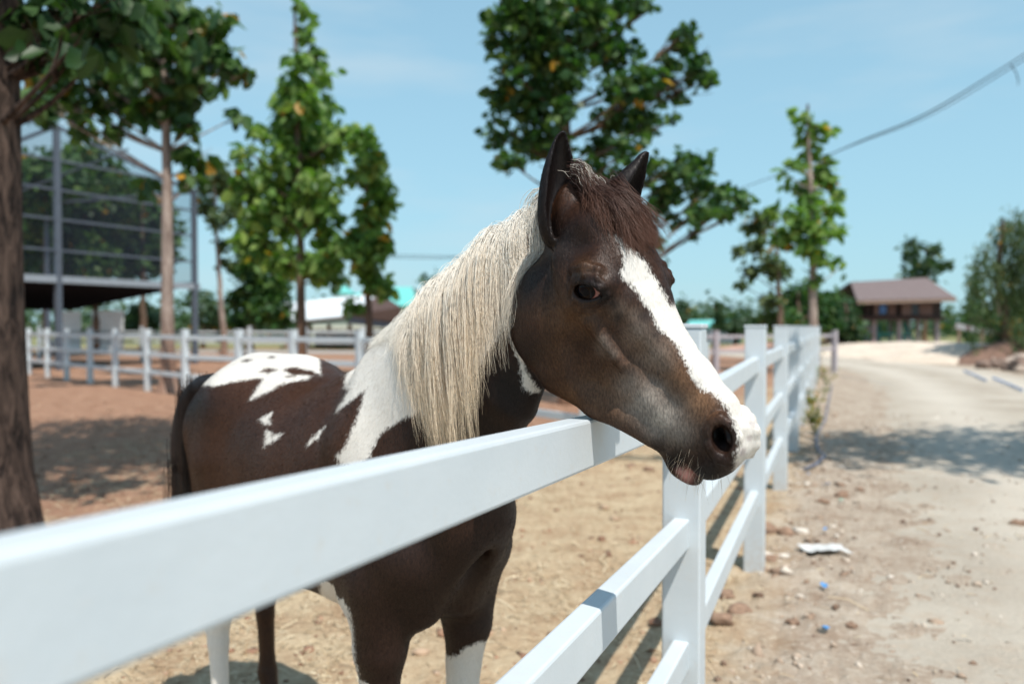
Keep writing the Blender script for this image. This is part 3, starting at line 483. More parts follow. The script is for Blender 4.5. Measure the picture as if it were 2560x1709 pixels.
# ---- sand heap in front of the house, a long low bank
def heap(name, lab, c, rx, ry, h, mat, seed=0, kind=None, rot=0.):
    n = 90; u = np.linspace(-1, 1, n); Xg, Yg = np.meshgrid(u, u, indexing='ij'); r = np.sqrt(Xg ** 2 + Yg ** 2)
    prof = np.clip(1 - r ** 2.2, -.05, 1) * (.62 + .75 * fbm(Xg * 2.2 + 5 + seed, Yg * 2.2 + seed, 4, seed)) ; ca, sa = math.cos(rot), math.sin(rot)
    V = np.stack([c[0] + (Xg * rx) * ca - (Yg * ry) * sa, c[1] + (Xg * rx) * sa + (Yg * ry) * ca, prof * h - .04 + (fbm(Xg * 14, Yg * 14, 3, seed + 4) - .5) * h * .10], -1).reshape(-1, 3)
    i = np.arange(n - 1)[:, None] * n + np.arange(n - 1)[None]; Q = np.stack([i, i + n, i + n + 1, i + 1], -1).reshape(-1, 4)
    o = mesh_obj(name, V, Q, mat, None, True); tag(o, None if kind else lab, None if kind else 'sand heap', None, kind); return o
sandm = simple_mat('heap_sand', (.60, .50, .40), .95, .16, 1.2); soilm = simple_mat('heap_soil', (.44, .27, .20), .95, .25, 1.5)
c = D(2190, 800, 36); heap('sand_heap', 'broad pale sand heap between the road and the wooden house', (c[0] + .6, 38.5), 8.8, 3.6, .74, sandm, 3, rot=R(-8))
c = D(2290, 800, 30); heap('sand_heap', 'lower sand heap with a reddish flank beside the rubble', (c[0] - .3, 31.5), 3.9, 2.0, .70, sandm, 8, rot=R(-14))
c = D(1940, 790, 48); heap('soil_bank', 'low reddish soil bank left of the pale sand heap', (c[0] - 1, 50), 7, 2.5, .55, soilm, 5)
# ---- rocks
rockm = simple_mat('rubble_rock', (.20, .14, .11), .9, .4, 5); rock2 = simple_mat('rubble_pale', (.40, .32, .26), .9, .3, 5); clodm = simple_mat('dirt_clod_soil', (.27, .175, .12), .95, .45, 30)
def rock(name, lab, cat, c, r, mat, group=None, seed=0, flat=.7, sub=3):
    bm = bmesh.new(); bmesh.ops.create_icosphere(bm, subdivisions=sub, radius=1); V = np.array([v.co[:] for v in bm.verts]); Fc = [tuple(v.index for v in f.verts) for f in bm.faces]; bm.free()
    g = np.random.default_rng(seed); k = g.normal(0, 1, (9, 3)); k /= np.linalg.norm(k, axis=1)[:, None]; hcut = g.uniform(.62, .95, 9)
    for a, b in zip(k, hcut): dd = V @ a; V = V - np.maximum(dd - b, 0)[:, None] * a
    V = V * (1 + .9 * (fbm(V[:, 0] * 2.2 + seed, V[:, 1] * 2.2 + V[:, 2] * 1.7, 4, seed) - .5))[:, None] * r * [1, g.uniform(.7, 1), flat] + c
    o = mesh_obj(name, V, np.array(Fc), mat, None, False); return tag(o, lab, cat, group)
rb_ = [(2268, 838, 30, .42, 'dark'), (2300, 842, 29, .38, 'pale'), (2335, 825, 31, .62, 'dark'), (2322, 858, 27, .36, 'pale'), (2290, 862, 27, .30, 'dark'), (2348, 862, 27, .45, 'pale'), (2256, 862, 27, .26, 'dark'), (2315, 812, 34, .5, 'dark'), (2372, 840, 30, .6, 'dark'), (2345, 885, 24.5, .22, 'pale'), (2322, 872, 25.5, .34, 'dark'), (2296, 850, 27.5, .30, 'dark'), (2352, 872, 25.0, .42, 'dark'), (2338, 850, 28, .36, 'dark')]
desc = ['brown rubble chunk leaning at the left of the rubble pile', 'pale rounded rubble chunk in the middle of the pile', 'largest brown boulder high at the right of the rubble pile', 'pale flat chunk low in the middle of the rubble pile', 'brown chunk low in the rubble pile beside its pale neighbours', 'pale chunk low in the rubble pile cut by the right frame edge', 'small dark chunk at the left foot of the rubble pile by the blue pipe', 'brown chunk topmost at the back of the rubble pile', 'big brown chunk of the rubble pile just past the right frame edge', 'small pale stone lying in front of the rubble pile', 'brown rubble chunk in front, nearest the blue pipe by the frame edge', 'reddish chunk between the pale middle chunk and the left foot of the pile', 'nearest big brown chunk at the right frame edge', 'brown chunk under the largest boulder of the pile']
for i, ((x, y, z, r, k_), d_) in enumerate(zip(rb_, desc)):
    p = D(x, y, z); rock('rubble_chunk', d_, 'rubble', (p[0], z, max(p[2], r * .35)), r, rockm if k_ == 'dark' else rock2, 'rubble beside the road', 60 + i)
heap('soil_heap', 'dark soil heap under the rubble chunks at the right edge', (D(2330, 850, 29.5)[0] + .6, 30.0), 2.6, 1.9, .95, simple_mat('rubble_soil', (.24, .145, .105), .95, .3, 2.5), 12)
# ---- distant woods ring
def woods():
    rng = np.random.default_rng(77); C = []; Rr = []
    for a in np.linspace(R(35), R(150), 230):
        d = rng.uniform(105, 170); h = rng.uniform(2.0, 5.5) * (1 if rng.random() < .85 else 1.6)
        for j in range(3): C.append((d * math.cos(a) + rng.normal(0, 2), d * math.sin(a) + rng.normal(0, 2), h * (.25 + .3 * j))); Rr.append(rng.uniform(1.6, 3.2))
    o = leaves_mesh('distant_woods', np.array(C), np.array(Rr), 26000, 1.1, LM['far'], None, rng, .2); tag(o, 'hazy low belt of trees along the horizon', 'woods', None, 'stuff')
woods()

# ================================================================ HORSE (implicit surface, polygonised)
def unit(v): v = np.asarray(v, float); return v / np.linalg.norm(v)
POLL = np.array([.094, 1.5, 1.627])
HA = unit([.464, -.396, -.791])                       # down the face
_r = np.array([-.65, -.76, 0]); _r = unit(_r - HA * (_r @ HA)); _t = np.cross(_r, HA)
_ro = R(9); HR = _r * math.cos(_ro) - _t * math.sin(_ro); HT = np.cross(HR, HA)   # right side, dorsal
HM = np.stack([HA, HT, HR])                            # rows: u, v, s
def h2w(u, v, s): return POLL + HA * u + HT * v + HR * s
BO = np.array([-.105, 1.80, 0.]); SB = .93; BB = unit([-.67, .742, 0]); BR = np.array([-BB[1], BB[0], 0.])  # origin, backwards, right side
def b2w(b, s, z): return BO + BB * b * SB + BR * s * SB + np.array([0, 0, z])

def smin(a, b, k): h = np.clip(.5 + .5 * (b - a) / k, 0, 1); return b + (a - b) * h - k * h * (1 - h)
def smax(a, b, k): return -smin(-a, -b, k)
def sd_cone(p, a, b, ra, rb):
    a = np.asarray(a, np.float32); b = np.asarray(b, np.float32); d = b - a; L2 = float(d @ d)
    h = np.clip(((p - a) @ d) / L2, 0, 1)
    return np.linalg.norm(p - a - h[:, None] * d, axis=1) - (ra + (rb - ra) * h)
def sd_ell(p, c, M, rad):
    q = (p - np.asarray(c, np.float32)) @ np.asarray(M, np.float32).T; rad = np.asarray(rad, np.float32)
    k0 = np.linalg.norm(q / rad, axis=1); k1 = np.linalg.norm(q / (rad * rad), axis=1) + 1e-6
    return k0 * (k0 - 1) / k1
def sd_loft(p, st, pw=2.0):
    """st: list of (centre, axis1, half1, axis2, half2); elliptical sections, hard union of its segments"""
    out = None
    for (c0, d0, h0, e0, w0), (c1, d1, h1, e1, w1) in zip(st[:-1], st[1:]):
        c0 = np.asarray(c0, np.float32); c1 = np.asarray(c1, np.float32); d = c1 - c0
        h = np.clip(((p - c0) @ d) / float(d @ d), 0, 1); hs = h[:, None]
        q = p - c0 - hs * d
        D = d0 * (1 - hs) + d1 * hs; E = e0 * (1 - hs) + e1 * hs
        hh = h0 + (h1 - h0) * h; ww = w0 + (w1 - w0) * h
        x = np.einsum('ij,ij->i', q, D); y = np.einsum('ij,ij->i', q, E); ax = unit(d); z = q @ ax.astype(np.float32)
        m = np.minimum(hh, ww)
        k0 = (np.abs(x / hh) ** pw + np.abs(y / ww) ** pw + np.abs(z / m) ** pw) ** (1 / pw)
        k1 = np.sqrt((x / hh ** 2) ** 2 + (y / ww ** 2) ** 2 + (z / m ** 2) ** 2) + 1e-6
        s = np.where(k0 > .3, k0 * (k0 - 1) / k1, (k0 - 1) * m)
        out = s if out is None else smin(out, s, .012)
    return out

def head_local(p): return (p - POLL.astype(np.float32)) @ HM.T.astype(np.float32)
U_, V_, S_ = np.eye(3, dtype=np.float32)
def hs(u, v, hh, hw): return ((u, v, 0), V_, hh, S_, hw)
SKULL = [hs(.03, -.030, .040, .040), hs(.065, .010, .060, .062), hs(.11, .028, .066, .074), hs(.17, .016, .070, .078), hs(.22, .001, .070, .074),
         hs(.28, -.008, .066, .060), hs(.35, -.010, .064, .047), hs(.42, -.004, .063, .042), hs(.48, .002, .060, .043), hs(.515, .000, .052, .037), hs(.530, -.004, .042, .031)]
CHEEK = [hs(.10, -.07, .07, .050), hs(.18, -.09, .10, .064), hs(.26, -.09, .10, .060), hs(.34, -.075, .075, .048), hs(.42, -.055, .055, .040), hs(.49, -.035, .045, .038)]
EYE = None; NOSE = None
def sd_head(p):
    q = head_local(p).astype(np.float32)
    qa = q.copy(); qa[:, 2] = np.abs(qa[:, 2])
    I3 = np.eye(3)
    d = sd_loft(q, SKULL, 2.3)
    d = smin(d, sd_loft(q, CHEEK, 2.3), .03)
    # jowl discs and mandible
    d = smin(d, sd_ell(qa, (.180, -.126, .052), I3, (.114, .108, .038)), .03)
    d = smin(d, sd_cone(qa, (.255, -.184, .040), (.34, -.146, .032), .038, .029), .025)
    d = smin(d, sd_cone(qa, (.34, -.146, .032), (.47, -.074, .020), .029, .022), .02)
    # zygomatic arch and facial crest
    d = smin(d, sd_cone(qa, (.12, -.012, .072), (.20, -.035, .080), .018, .016), .03)
    d = smin(d, sd_cone(qa, (.245, -.036, .073), (.330, -.042, .055), .013, .009), .022)
    d = smax(d, -sd_cone(qa, (.255, -.066, .092), (.345, -.068, .074), .012, .012), .035)
    # brow bone over the eye
    d = smin(d, sd_cone(qa, (.165, .030, .070), (.215, .034, .076), .021, .019), .022)
    # hollow above the eye and hollow between crest and nose
    d = smax(d, -sd_ell(qa, (.125, .045, .088), I3, (.03, .02, .014)), .02)
    d = smax(d, -sd_ell(qa, (.375, -.006, .063), I3, (.075, .018, .022)), .03)
    d = smax(d, -sd_ell(qa, (.31, -.100, .078), I3, (.07, .030, .018)), .03)
    # muzzle: nostril wing, upper lip, lower lip, chin
    d = smin(d, sd_ell(qa, (.522, .013, .025), I3, (.034, .037, .016)), .02)
    d = smin(d, sd_ell(qa, (.540, -.025, .006), I3, (.030, .040, .027)), .02)
    lip = sd_ell(qa, (.505, -.052, .0), I3, (.040, .022, .032))
    d = smin(d, lip, .012)
    chin = sd_ell(q, (.522, -.082, .0), I3, (.034, .020, .028))
    chin = smin(chin, sd_cone(qa, (.45, -.082, .016), (.51, -.085, .010), .019, .018), .02)
    d = smin(d, chin, .006)
    # mouth slit
    for s0, s1 in (((.478, -.079, .05), (.520, -.071, .042)), ((.520, -.071, .042), (.560, -.063, .0))):
        d = smax(d, -sd_cone(qa, s0, s1, .0035, .003), .004)
    if NOSE is not None:
        for a, b in zip(NOSE['rim'], NOSE['rim'][1:] + NOSE['rim'][:1]): d = smin(d, sd_cone(qa, a, b, .0072, .0072), .009)
        M = NOSE['M']
        d = smax(d, -sd_ell(qa, NOSE['c'] + M[2] * .006, M, (.0225, .0145, .020)), .005)
        d = smax(d, -sd_cone(qa, NOSE['c'], NOSE['c'] - M[2] * .045 - U_ * .02, .0135, .009), .006)
        d = smin(d, sd_cone(qa, NOSE['c'] + M[1] * .010 + M[0] * .004 - M[2] * .004, NOSE['c'] + M[1] * .006 - M[0] * .012 - M[2] * .010, .0055, .004), .006)
    if EYE is not None:
        M = EYE['M']; c = EYE['c']
        d = smin(d, sd_ell(qa, c - M[2] * .010, M, (.036, .027, .020)), .012)
        d = smax(d, -sd_ell(qa, c + M[2] * .012, M, (.0350, .0190, .028)), .003)
        for nm, rr in (('up', .0046), ('lo', .0036)):
            for a, b in zip(EYE[nm][:-1], EYE[nm][1:]): d = smin(d, sd_cone(qa, a, b, rr, rr), .005)
        for nm, rr, k in (('fold', .0042, .007), ('brow', .0060, .012), ('lof', .0030, .008), ('lof2', .0026, .008)):
            for a, b in zip(EYE[nm][:-1], EYE[nm][1:]): d = smin(d, sd_cone(qa, a, b, rr, rr), k)
    return d

def hits(pts, fn):
    """march the view rays of photo pixels to the skin; head coordinates"""
    rd = np.array([ray(*q) for q in pts]); rd /= np.linalg.norm(rd, axis=1)[:, None]; t = np.full(len(pts), 1.15)
    for _ in range(60): t = t + fn((_C + rd * t[:, None]).astype(np.float32)) * .8
    return head_local((_C + rd * t[:, None]).astype(np.float32)).astype(float)
def frame_at(c, along, q):
    """surface frame: row 0 long axis, row 1 short axis, row 2 outward"""
    n = np.cross(q[1] - q[0], q[2] - q[0]); n = unit(n if n[2] > 0 else -n); x = unit(along - n * (along @ n)); return np.stack([x, np.cross(n, x), n])
_e = hits([(1431, 722), (1443, 706), (1464, 697), (1487, 702), (1504, 716), (1518, 736), (1443, 741), (1466, 750), (1492, 748), (1430, 706), (1446, 690), (1470, 683), (1498, 692), (1515, 712), (1436, 672), (1465, 664), (1498, 672), (1440, 752), (1462, 762), (1490, 760), (1452, 775), (1478, 778)], sd_head)
_c = (_e[0] + _e[5] + _e[2] + _e[7]) / 4; _M = frame_at(_c, _e[5] - _e[0], np.array([_e[2], _e[7], _e[5]]))
_o = _M[2] * .010
EYE = dict(c=_c + _M[2] * .004, M=_M, up=[_e[0] + _o * .2, _e[1] + _o * .9, _e[2] + _o * 1.2, _e[3] + _o * 1.1, _e[4] + _o * .7, _e[5]], lo=[_e[0] + _o * .2, _e[6] + _o * .5, _e[7] + _o * .7, _e[8] + _o * .5, _e[5]],
           fold=[_e[9] + _o * .3, _e[10] + _o * .8, _e[11] + _o, _e[12] + _o * .7, _e[13] + _o * .3], brow=[_e[14] + _o * .2, _e[15] + _o * .6, _e[16] + _o * .3], lof=[_e[17] + _o * .3, _e[18] + _o * .5, _e[19] + _o * .3], lof2=[_e[20] + _o * .1, _e[21] + _o * .1])
_n = hits([(1800, 1046), (1826, 1062), (1843, 1092), (1838, 1126), (1818, 1150), (1793, 1142), (1777, 1112), (1774, 1076), (1783, 1055)], sd_head)
_c = _n.mean(0); NOSE = dict(c=_c, M=frame_at(_c, _n[4] - _n[0], np.array([_n[0], _n[2], _n[5]])), rim=list(_n))
def ear_sections(spec, opening):
    """spec: (native x, native y, depth y, half width); opening: world direction the cup faces"""
    A = np.array(spec, float); k = np.linspace(0, len(A) - 1, 19); B = np.stack([np.interp(k, range(len(A)), A[:, j]) for j in range(4)], 1)
    for _ in range(3): B[1:-1] = (B[:-2] + 2 * B[1:-1] + B[2:]) / 4
    spec = [tuple(b) for b in B]
    C = np.array([at(x, y, dd) for x, y, dd, _ in spec]); T = np.gradient(C, axis=0)
    out = []
    for c, t, (_, _, _, w) in zip(C, T, spec):
        t = unit(t); o = unit(opening - t * (np.asarray(opening) @ t)); sd = np.cross(t, o)
        out.append((c, o.astype(np.float32), w, sd.astype(np.float32), w))
    return out
EARS = []
for spec, op in (([(1396, 590, 1.44, .030), (1393, 540, 1.435, .0335), (1395, 490, 1.43, .0330), (1398, 440, 1.43, .0290), (1400, 395, 1.425, .0205), (1403, 358, 1.42, .010), (1407, 334, 1.42, .003)], (.42, -.9, .1)),
                 ([(1546, 560, 1.50, .030), (1552, 515, 1.50, .039), (1564, 480, 1.495, .0375), (1580, 450, 1.49, .030), (1597, 423, 1.485, .0175), (1609, 402, 1.48, .009), (1616, 386, 1.48, .003)], (.85, -.5, .1))):
    EARS.append(ear_sections(spec, op))
def sd_ears(p):
    out = None
    for st in EARS:
        n = len(st); prof = np.interp(np.linspace(0, 6, n), range(7), [.8, .7, .62, .6, .6, .7, 1.])
        outer = [(c, o, w * pr, s, w) for (c, o, w, s, _), pr in zip(st, prof)]
        inner = [(c + o * w * .62, o, w * .95, s, max(w * .74, .002)) for c, o, w, s, _ in st[1:-1]]
        d = sd_loft(p, outer)
        d = smax(d, -sd_loft(p, inner), .004)
        out = d if out is None else np.minimum(out, d)
    return out

def neck_st(nx, ny, y, tan, lat, hh, hw):
    t = unit(tan); l = unit(np.asarray(lat) - t * (np.asarray(lat) @ t)); d = np.cross(l, t)
    return (at(nx, ny, y), d.astype(np.float32), hh, l.astype(np.float32), hw)
_nc = [(1318, 675, 1.59), (1272, 782, 1.635), (1206, 886, 1.69), (1128, 990, 1.78), (1045, 1080, 1.90)]
_np = [at(*c) for c in _nc]; _nt = [-unit(g) for g in np.gradient(np.array(_np), axis=0)]
_nl = [HR * .9 + BR * .1, HR * .6 + BR * .4, HR * .35 + BR * .65, HR * .15 + BR * .85, BR]
_nh = [(.112, .045), (.152, .060), (.184, .082), (.210, .105), (.25, .14)]
NECK = [neck_st(*c, t, l, *h) for c, t, l, h in zip(_nc, _nt, _nl, _nh)]
Zf = np.array([0, 0, 1], np.float32); BRf = BR.astype(np.float32)
def ts(b, z, hh, hw): return (b2w(b, 0, z), Zf, hh, BRf, hw * SB)
TORSO = [ts(.06, .90, .17, .13), ts(.15, .95, .25, .175), ts(.28, .98, .30, .205), ts(.45, .965, .295, .23), ts(.62, .955, .285, .25), ts(.80, .98, .285, .245),
         ts(.97, 1.04, .275, .225), ts(1.12, 1.06, .255, .195), ts(1.24, 1.05, .20, .14)]
def sd_body(p):
    d = sd_loft(p, TORSO, 2.15)
    L = ((p - BO.astype(np.float32)))
    q = np.stack([L @ BB.astype(np.float32) / SB, L @ BR.astype(np.float32) / SB, p[:, 2]], 1).astype(np.float32)
    qa = q.copy(); qa[:, 1] = np.abs(qa[:, 1])
    # withers, shoulder blade, point of shoulder, pectorals
    d = smin(d, sd_cone(q, (.22, 0, 1.24), (.42, 0, 1.225), .050, .055), .10)
    d = smin(d, sd_cone(qa, (.26, .125, 1.12), (.10, .115, .88), .08, .078), .07)
    d = smin(d, sd_cone(qa, (.075, .07, .88), (.10, .065, .76), .08, .055), .05)
    d = smin(d, sd_cone(qa, (.10, .115, .88), (.24, .135, .78), .08, .07), .05)
    d = smax(d, -sd_cone(q, (-.05, 0, .92), (-.0, 0, .74), .022, .020), .05)
    # rump muscles
    d = smin(d, sd_cone(qa, (.98, .14, 1.15), (1.14, .12, 1.10), .125, .125), .08)
    d = smin(d, sd_cone(qa, (1.17, .115, 1.05), (1.16, .125, .82), .115, .095), .06)
    d = smin(d, sd_cone(qa, (1.00, .13, .98), (.97, .15, .80), .15, .095), .08)
    FL = [((.155, .140, .80), .082), ((.165, .138, .66), .066), ((.175, .134, .56), .047), ((.180, .130, .45), .044), ((.18, .130, .40), .036), ((.182, .130, .22), .027), ((.185, .130, .175), .034), ((.150, .130, .085), .030), ((.135, .130, .045), .040)]
    d = leg(qa, FL, d, .05)
    HL = [((1.04, .145, .78), .10), ((1.12, .135, .62), .066), ((1.20, .125, .50), .047), ((1.225, .123, .455), .045), ((1.215, .123, .38), .034), ((1.20, .123, .22), .029), ((1.20, .123, .18), .036), ((1.165, .123, .09), .031), ((1.145, .123, .045), .040)]
    qh = qa.copy(); qh[:, 0] -= np.where(q[:, 1] < 0, .16, 0) * np.clip((.95 - q[:, 2]) / .35, 0, 1)   # the far hind leg stands further back
    d = leg(qh, HL, d, .05)
    for bx, qq in ((.12, qa), (1.13, qh)):   # hooves: flat soled cones
        hoof = sd_cone(qq, (bx - .012, .13 if bx < 1 else .123, .02), (bx + .012, .13 if bx < 1 else .123, .075), .056, .040)
        hoof = smax(hoof, -(qq[:, 2] - .002), .004)
        d = smin(d, hoof, .01)
    return d
def leg(q, pts, d, k):
    out = None
    for i, ((a, ra), (b, rb)) in enumerate(zip(pts[:-1], pts[1:])):
        s = sd_cone(q, a, b, ra, rb); out = s if out is None else smin(out, s, .012)
    return smin(d, out, k)
def sd_horse(p):
    p = np.asarray(p, np.float32)
    hd = sd_head(p)
    d = smin(hd, sd_loft(p, NECK, 2.1), .018)
    d = smin(d, sd_cone(p, at(1334, 575, 1.60), at(1262, 655, 1.65), .026, .028), .03)
    b = sd_body(p)
    # the neck melts broadly into the chest, but never the head into the body
    return smin(smin(d, b, .06), sd_ears(p), .008)

def polygonise(fn, xs, ys, zs, B=8):
    nx, ny, nz = len(xs), len(ys), len(zs)
    Fd = np.ones((nx, ny, nz), np.float32)
    bi = [np.arange(0, n - 1, B) for n in (nx, ny, nz)]
    G = np.stack(np.meshgrid(*bi, indexing='ij'), -1).reshape(-1, 3)
    lo = np.stack([xs[G[:, 0]], ys[G[:, 1]], zs[G[:, 2]]], 1); E_ = np.minimum(G + B, [nx - 1, ny - 1, nz - 1])
    hi = np.stack([xs[E_[:, 0]], ys[E_[:, 1]], zs[E_[:, 2]]], 1)
    c = (lo + hi) / 2; rad = np.linalg.norm(hi - lo, axis=1) / 2
    f = fn(c); act = np.abs(f) < rad * 1.5 + .02
    for g, e in zip(G[(~act) & (f < 0)], E_[(~act) & (f < 0)]): Fd[g[0]:e[0] + 1, g[1]:e[1] + 1, g[2]:e[2] + 1] = -1
    todo = np.zeros((nx, ny, nz), bool)
    for g, e in zip(G[act], E_[act]): todo[g[0]:e[0] + 1, g[1]:e[1] + 1, g[2]:e[2] + 1] = True
    I = np.argwhere(todo); del todo
    for k in range(0, len(I), 400000):
        i = I[k:k + 400000]
        Fd[i[:, 0], i[:, 1], i[:, 2]] = fn(np.stack([xs[i[:, 0]], ys[i[:, 1]], zs[i[:, 2]]], 1).astype(np.float32))
    S = Fd < 0
    cnt = np.zeros((nx - 1, ny - 1, nz - 1), np.uint8)
    for a in (0, 1):
        for b in (0, 1):
            for cc in (0, 1): cnt += S[a:nx - 1 + a, b:ny - 1 + b, cc:nz - 1 + cc]
    cell = np.argwhere((cnt > 0) & (cnt < 8)); idx = -np.ones(cnt.shape, np.int32); idx[cell[:, 0], cell[:, 1], cell[:, 2]] = np.arange(len(cell))
    acc = np.zeros((len(cell), 3)); num = np.zeros(len(cell))
    corners = [(a, b, cc) for a in (0, 1) for b in (0, 1) for cc in (0, 1)]
    P3 = (xs, ys, zs)
    for a in corners:
        for ax in range(3):
            if a[ax]: continue
            b = list(a); b[ax] = 1
            ia = cell + a; ib = cell + b
            fa = Fd[ia[:, 0], ia[:, 1], ia[:, 2]]; fb = Fd[ib[:, 0], ib[:, 1], ib[:, 2]]
            m = (fa < 0) != (fb < 0); t = np.where(m, fa / np.where(m, fa - fb, 1), 0)
            pa = np.stack([P3[k][ia[:, k]] for k in range(3)], 1); pb = np.stack([P3[k][ib[:, k]] for k in range(3)], 1)
            acc += np.where(m[:, None], pa + (pb - pa) * t[:, None], 0); num += m
    V = acc / num[:, None]
    Q = []
    for ax in range(3):
        sl0 = [slice(1, -1)] * 3; sl1 = [slice(1, -1)] * 3; sl0[ax] = slice(0, -1); sl1[ax] = slice(1, None)
        a = S[tuple(sl0)]; b = S[tuple(sl1)]
        e = np.argwhere(a != b); sg = a[e[:, 0], e[:, 1], e[:, 2]]
        o = np.array([1, 1, 1]); o[ax] = 0; e = e + o
        u, v = [(1, 2), (2, 0), (0, 1)][ax]
        du = np.zeros(3, int); du[u] = 1; dv = np.zeros(3, int); dv[v] = 1
        q = [e - du - dv, e - dv, e, e - du]
        q = np.stack([idx[k[:, 0], k[:, 1], k[:, 2]] for k in q], 1)
        q[~sg] = q[~sg][:, ::-1]; Q.append(q)
    Q = np.concatenate(Q); Q = Q[(Q >= 0).all(1)]
    return V, Q
def vgrid(lo, hi, a, b, fine, coarse):
    """axis with fine steps in [a, b], growing to coarse outside"""
    mid = list(np.arange(a, b, fine)); x = mid[-1]; st = fine
    while x < hi: st = min(coarse, st * 1.12); x += st; mid.append(x)
    x = mid[0]; st = fine; pre = []
    while x > lo: st = min(coarse, st * 1.12); x -= st; pre.append(x)
    return np.array(pre[::-1] + mid)
def smooth_mesh(V, Q, it, lam=.5):
    E_ = np.concatenate([Q[:, [0, 1]], Q[:, [1, 2]], Q[:, [2, 3]], Q[:, [3, 0]]]); n = len(V)
    deg = np.bincount(E_.ravel(), minlength=n)[:, None]
    for _ in range(it):
        for f in (lam, -lam * 1.04):
            A = np.stack([np.bincount(E_[:, 0], V[E_[:, 1], k], n) + np.bincount(E_[:, 1], V[E_[:, 0], k], n) for k in range(3)], 1)
            V = V + f * (A / np.maximum(deg, 1) - V)
    return V
def normals(V, Q):
    n = np.cross(V[Q[:, 2]] - V[Q[:, 0]], V[Q[:, 3]] - V[Q[:, 1]]); Nn = np.stack([np.bincount(Q.ravel(), np.repeat(n[:, k], 4), len(V)) for k in range(3)], 1)
    return Nn / (np.linalg.norm(Nn, axis=1)[:, None] + 1e-12)
HFINE = .0028
hx = vgrid(-1.35, .50, .02, .47, HFINE, .010); hy = vgrid(1.12, 2.95, 1.16, 1.56, HFINE, .010); hz = vgrid(-.02, 1.85, 1.12, 1.80, HFINE, .010)
HV, HQ = polygonise(sd_horse, hx, hy, hz)
HV = smooth_mesh(HV, HQ, 2); HN = normals(HV, HQ)

# ---------------------------------------------------------------- coat pattern: signed distances to the patches, measured on the body
def poly_sd(P, poly):
    """signed distance (native px), positive inside"""
    poly = np.asarray(poly, float); d = np.full(len(P), 1e9); ins = np.zeros(len(P), bool)
    for a, b in zip(poly, np.roll(poly, -1, 0)):
        e = b - a; w = P - a; h = np.clip((w @ e) / (e @ e + 1e-9), 0, 1); d = np.minimum(d, np.linalg.norm(w - h[:, None] * e, axis=1))
        c = ((a[1] <= P[:, 1]) & (b[1] > P[:, 1])) | ((b[1] <= P[:, 1]) & (a[1] > P[:, 1]))
        x = a[0] + (P[:, 1] - a[1]) / (b[1] - a[1] + 1e-12) * (b[0] - a[0]); ins ^= c & (P[:, 0] < x)
    return np.where(ins, d, -d)
BLAZE = [(1536, 588), (1551, 619), (1558, 645), (1554, 667), (1553, 693), (1577, 715), (1602, 744), (1621, 776), (1637, 800), (1647, 820), (1679, 849), (1698, 874), (1717, 910), (1730, 945), (1756, 970), (1784, 983), (1800, 1002), (1819, 1021), (1832, 1053), (1845, 1088), (1847, 1111), (1836, 1140), (1839, 1165), (1826, 1197),
         (1850, 1240), (1940, 1150), (1930, 1000), (1720, 750), (1675, 762), (1666, 747), (1647, 712), (1631, 683), (1612, 651), (1583, 626), (1552, 590)]
STRIP = [(1250, 700), (1300, 758), (1302, 852), (1311, 919), (1348, 975), (1328, 982), (1308, 963), (1299, 905), (1282, 861), (1264, 807), (1250, 780)]
NECKW_BOUNCE = [(1348, 470), (1338, 530), (1300, 600), (1275, 640), (1270, 740), (1245, 840), (1190, 930), (1140, 1000), (1085, 1050), (1049, 1030), (1010, 1045), (958, 1077), (936, 1109), (926, 1140), (900, 1165), (852, 1160), (842, 1140), (859, 1123), (880, 1080), (905, 1010), (915, 972), (880, 1000), (842, 1028), (873, 972), (861, 968), (866, 937), (891, 912), (915, 880), (960, 780), (1100, 600)]  # white neck patch, widened beneath the mane to bounce light into it
CROUP = [(495, 958), (537, 965), (596, 951), (652, 944), (658, 947), (645, 968), (624, 1000), (666, 982), (709, 958), (772, 947), (779, 940), (744, 937), (737, 944), (709, 923), (737, 917), (779, 926), (803, 937), (800, 912), (790, 850), (560, 850), (430, 930)]
ISLE = [(650, 930), (668, 920), (690, 919), (696, 924), (672, 932)]
SP2 = [[(606, 902), (618, 897), (630, 899), (616, 905)], [(672, 893), (680, 889), (688, 892), (680, 896)], [(716, 942), (722, 938), (730, 941)]]
SPOTS = [[(649, 1047), (683, 1029), (676, 1045), (677, 1060), (664, 1060)], [(668, 1074), (680, 1078), (682, 1090), (708, 1080), (690, 1098), (661, 1114)], [(770, 1114), (780, 1095), (813, 1065), (795, 1095)]]
LEGF = [(1070, 1612), (1095, 1622), (1113, 1636), (1143, 1640), (1163, 1618), (1201, 1602), (1260, 1600), (1260, 2600), (1040, 2600), (1060, 1700)]
LEGN = [(800, 1430), (860, 1438), (864, 1487), (883, 1568), (887, 1640), (900, 1700), (960, 1730), (1060, 1740), (1060, 2800), (700, 2800), (800, 1560)]
HINDW = [(500, 1500), (601, 1500), (601, 2600), (400, 2600)]
PXV = proj(HV); HL_ = head_local(HV.astype(np.float32))
bq = np.stack([((HV - BO) @ BB) / SB, ((HV - BO) @ BR) / SB, HV[:, 2]], 1)
pxm = 800 / .4 / np.maximum(HV[:, 1], 1)                       # native px per metre at each vertex
def dist_m(poly): return poly_sd(PXV, poly) / pxm               # metres
ishead = (HL_[:, 0] > .04) & (HL_[:, 1] > -.26) & (np.abs(HL_[:, 2]) < .12) & (HV[:, 1] < 1.60)
LOW = -1.
w_head = np.where(ishead, dist_m(BLAZE), LOW)
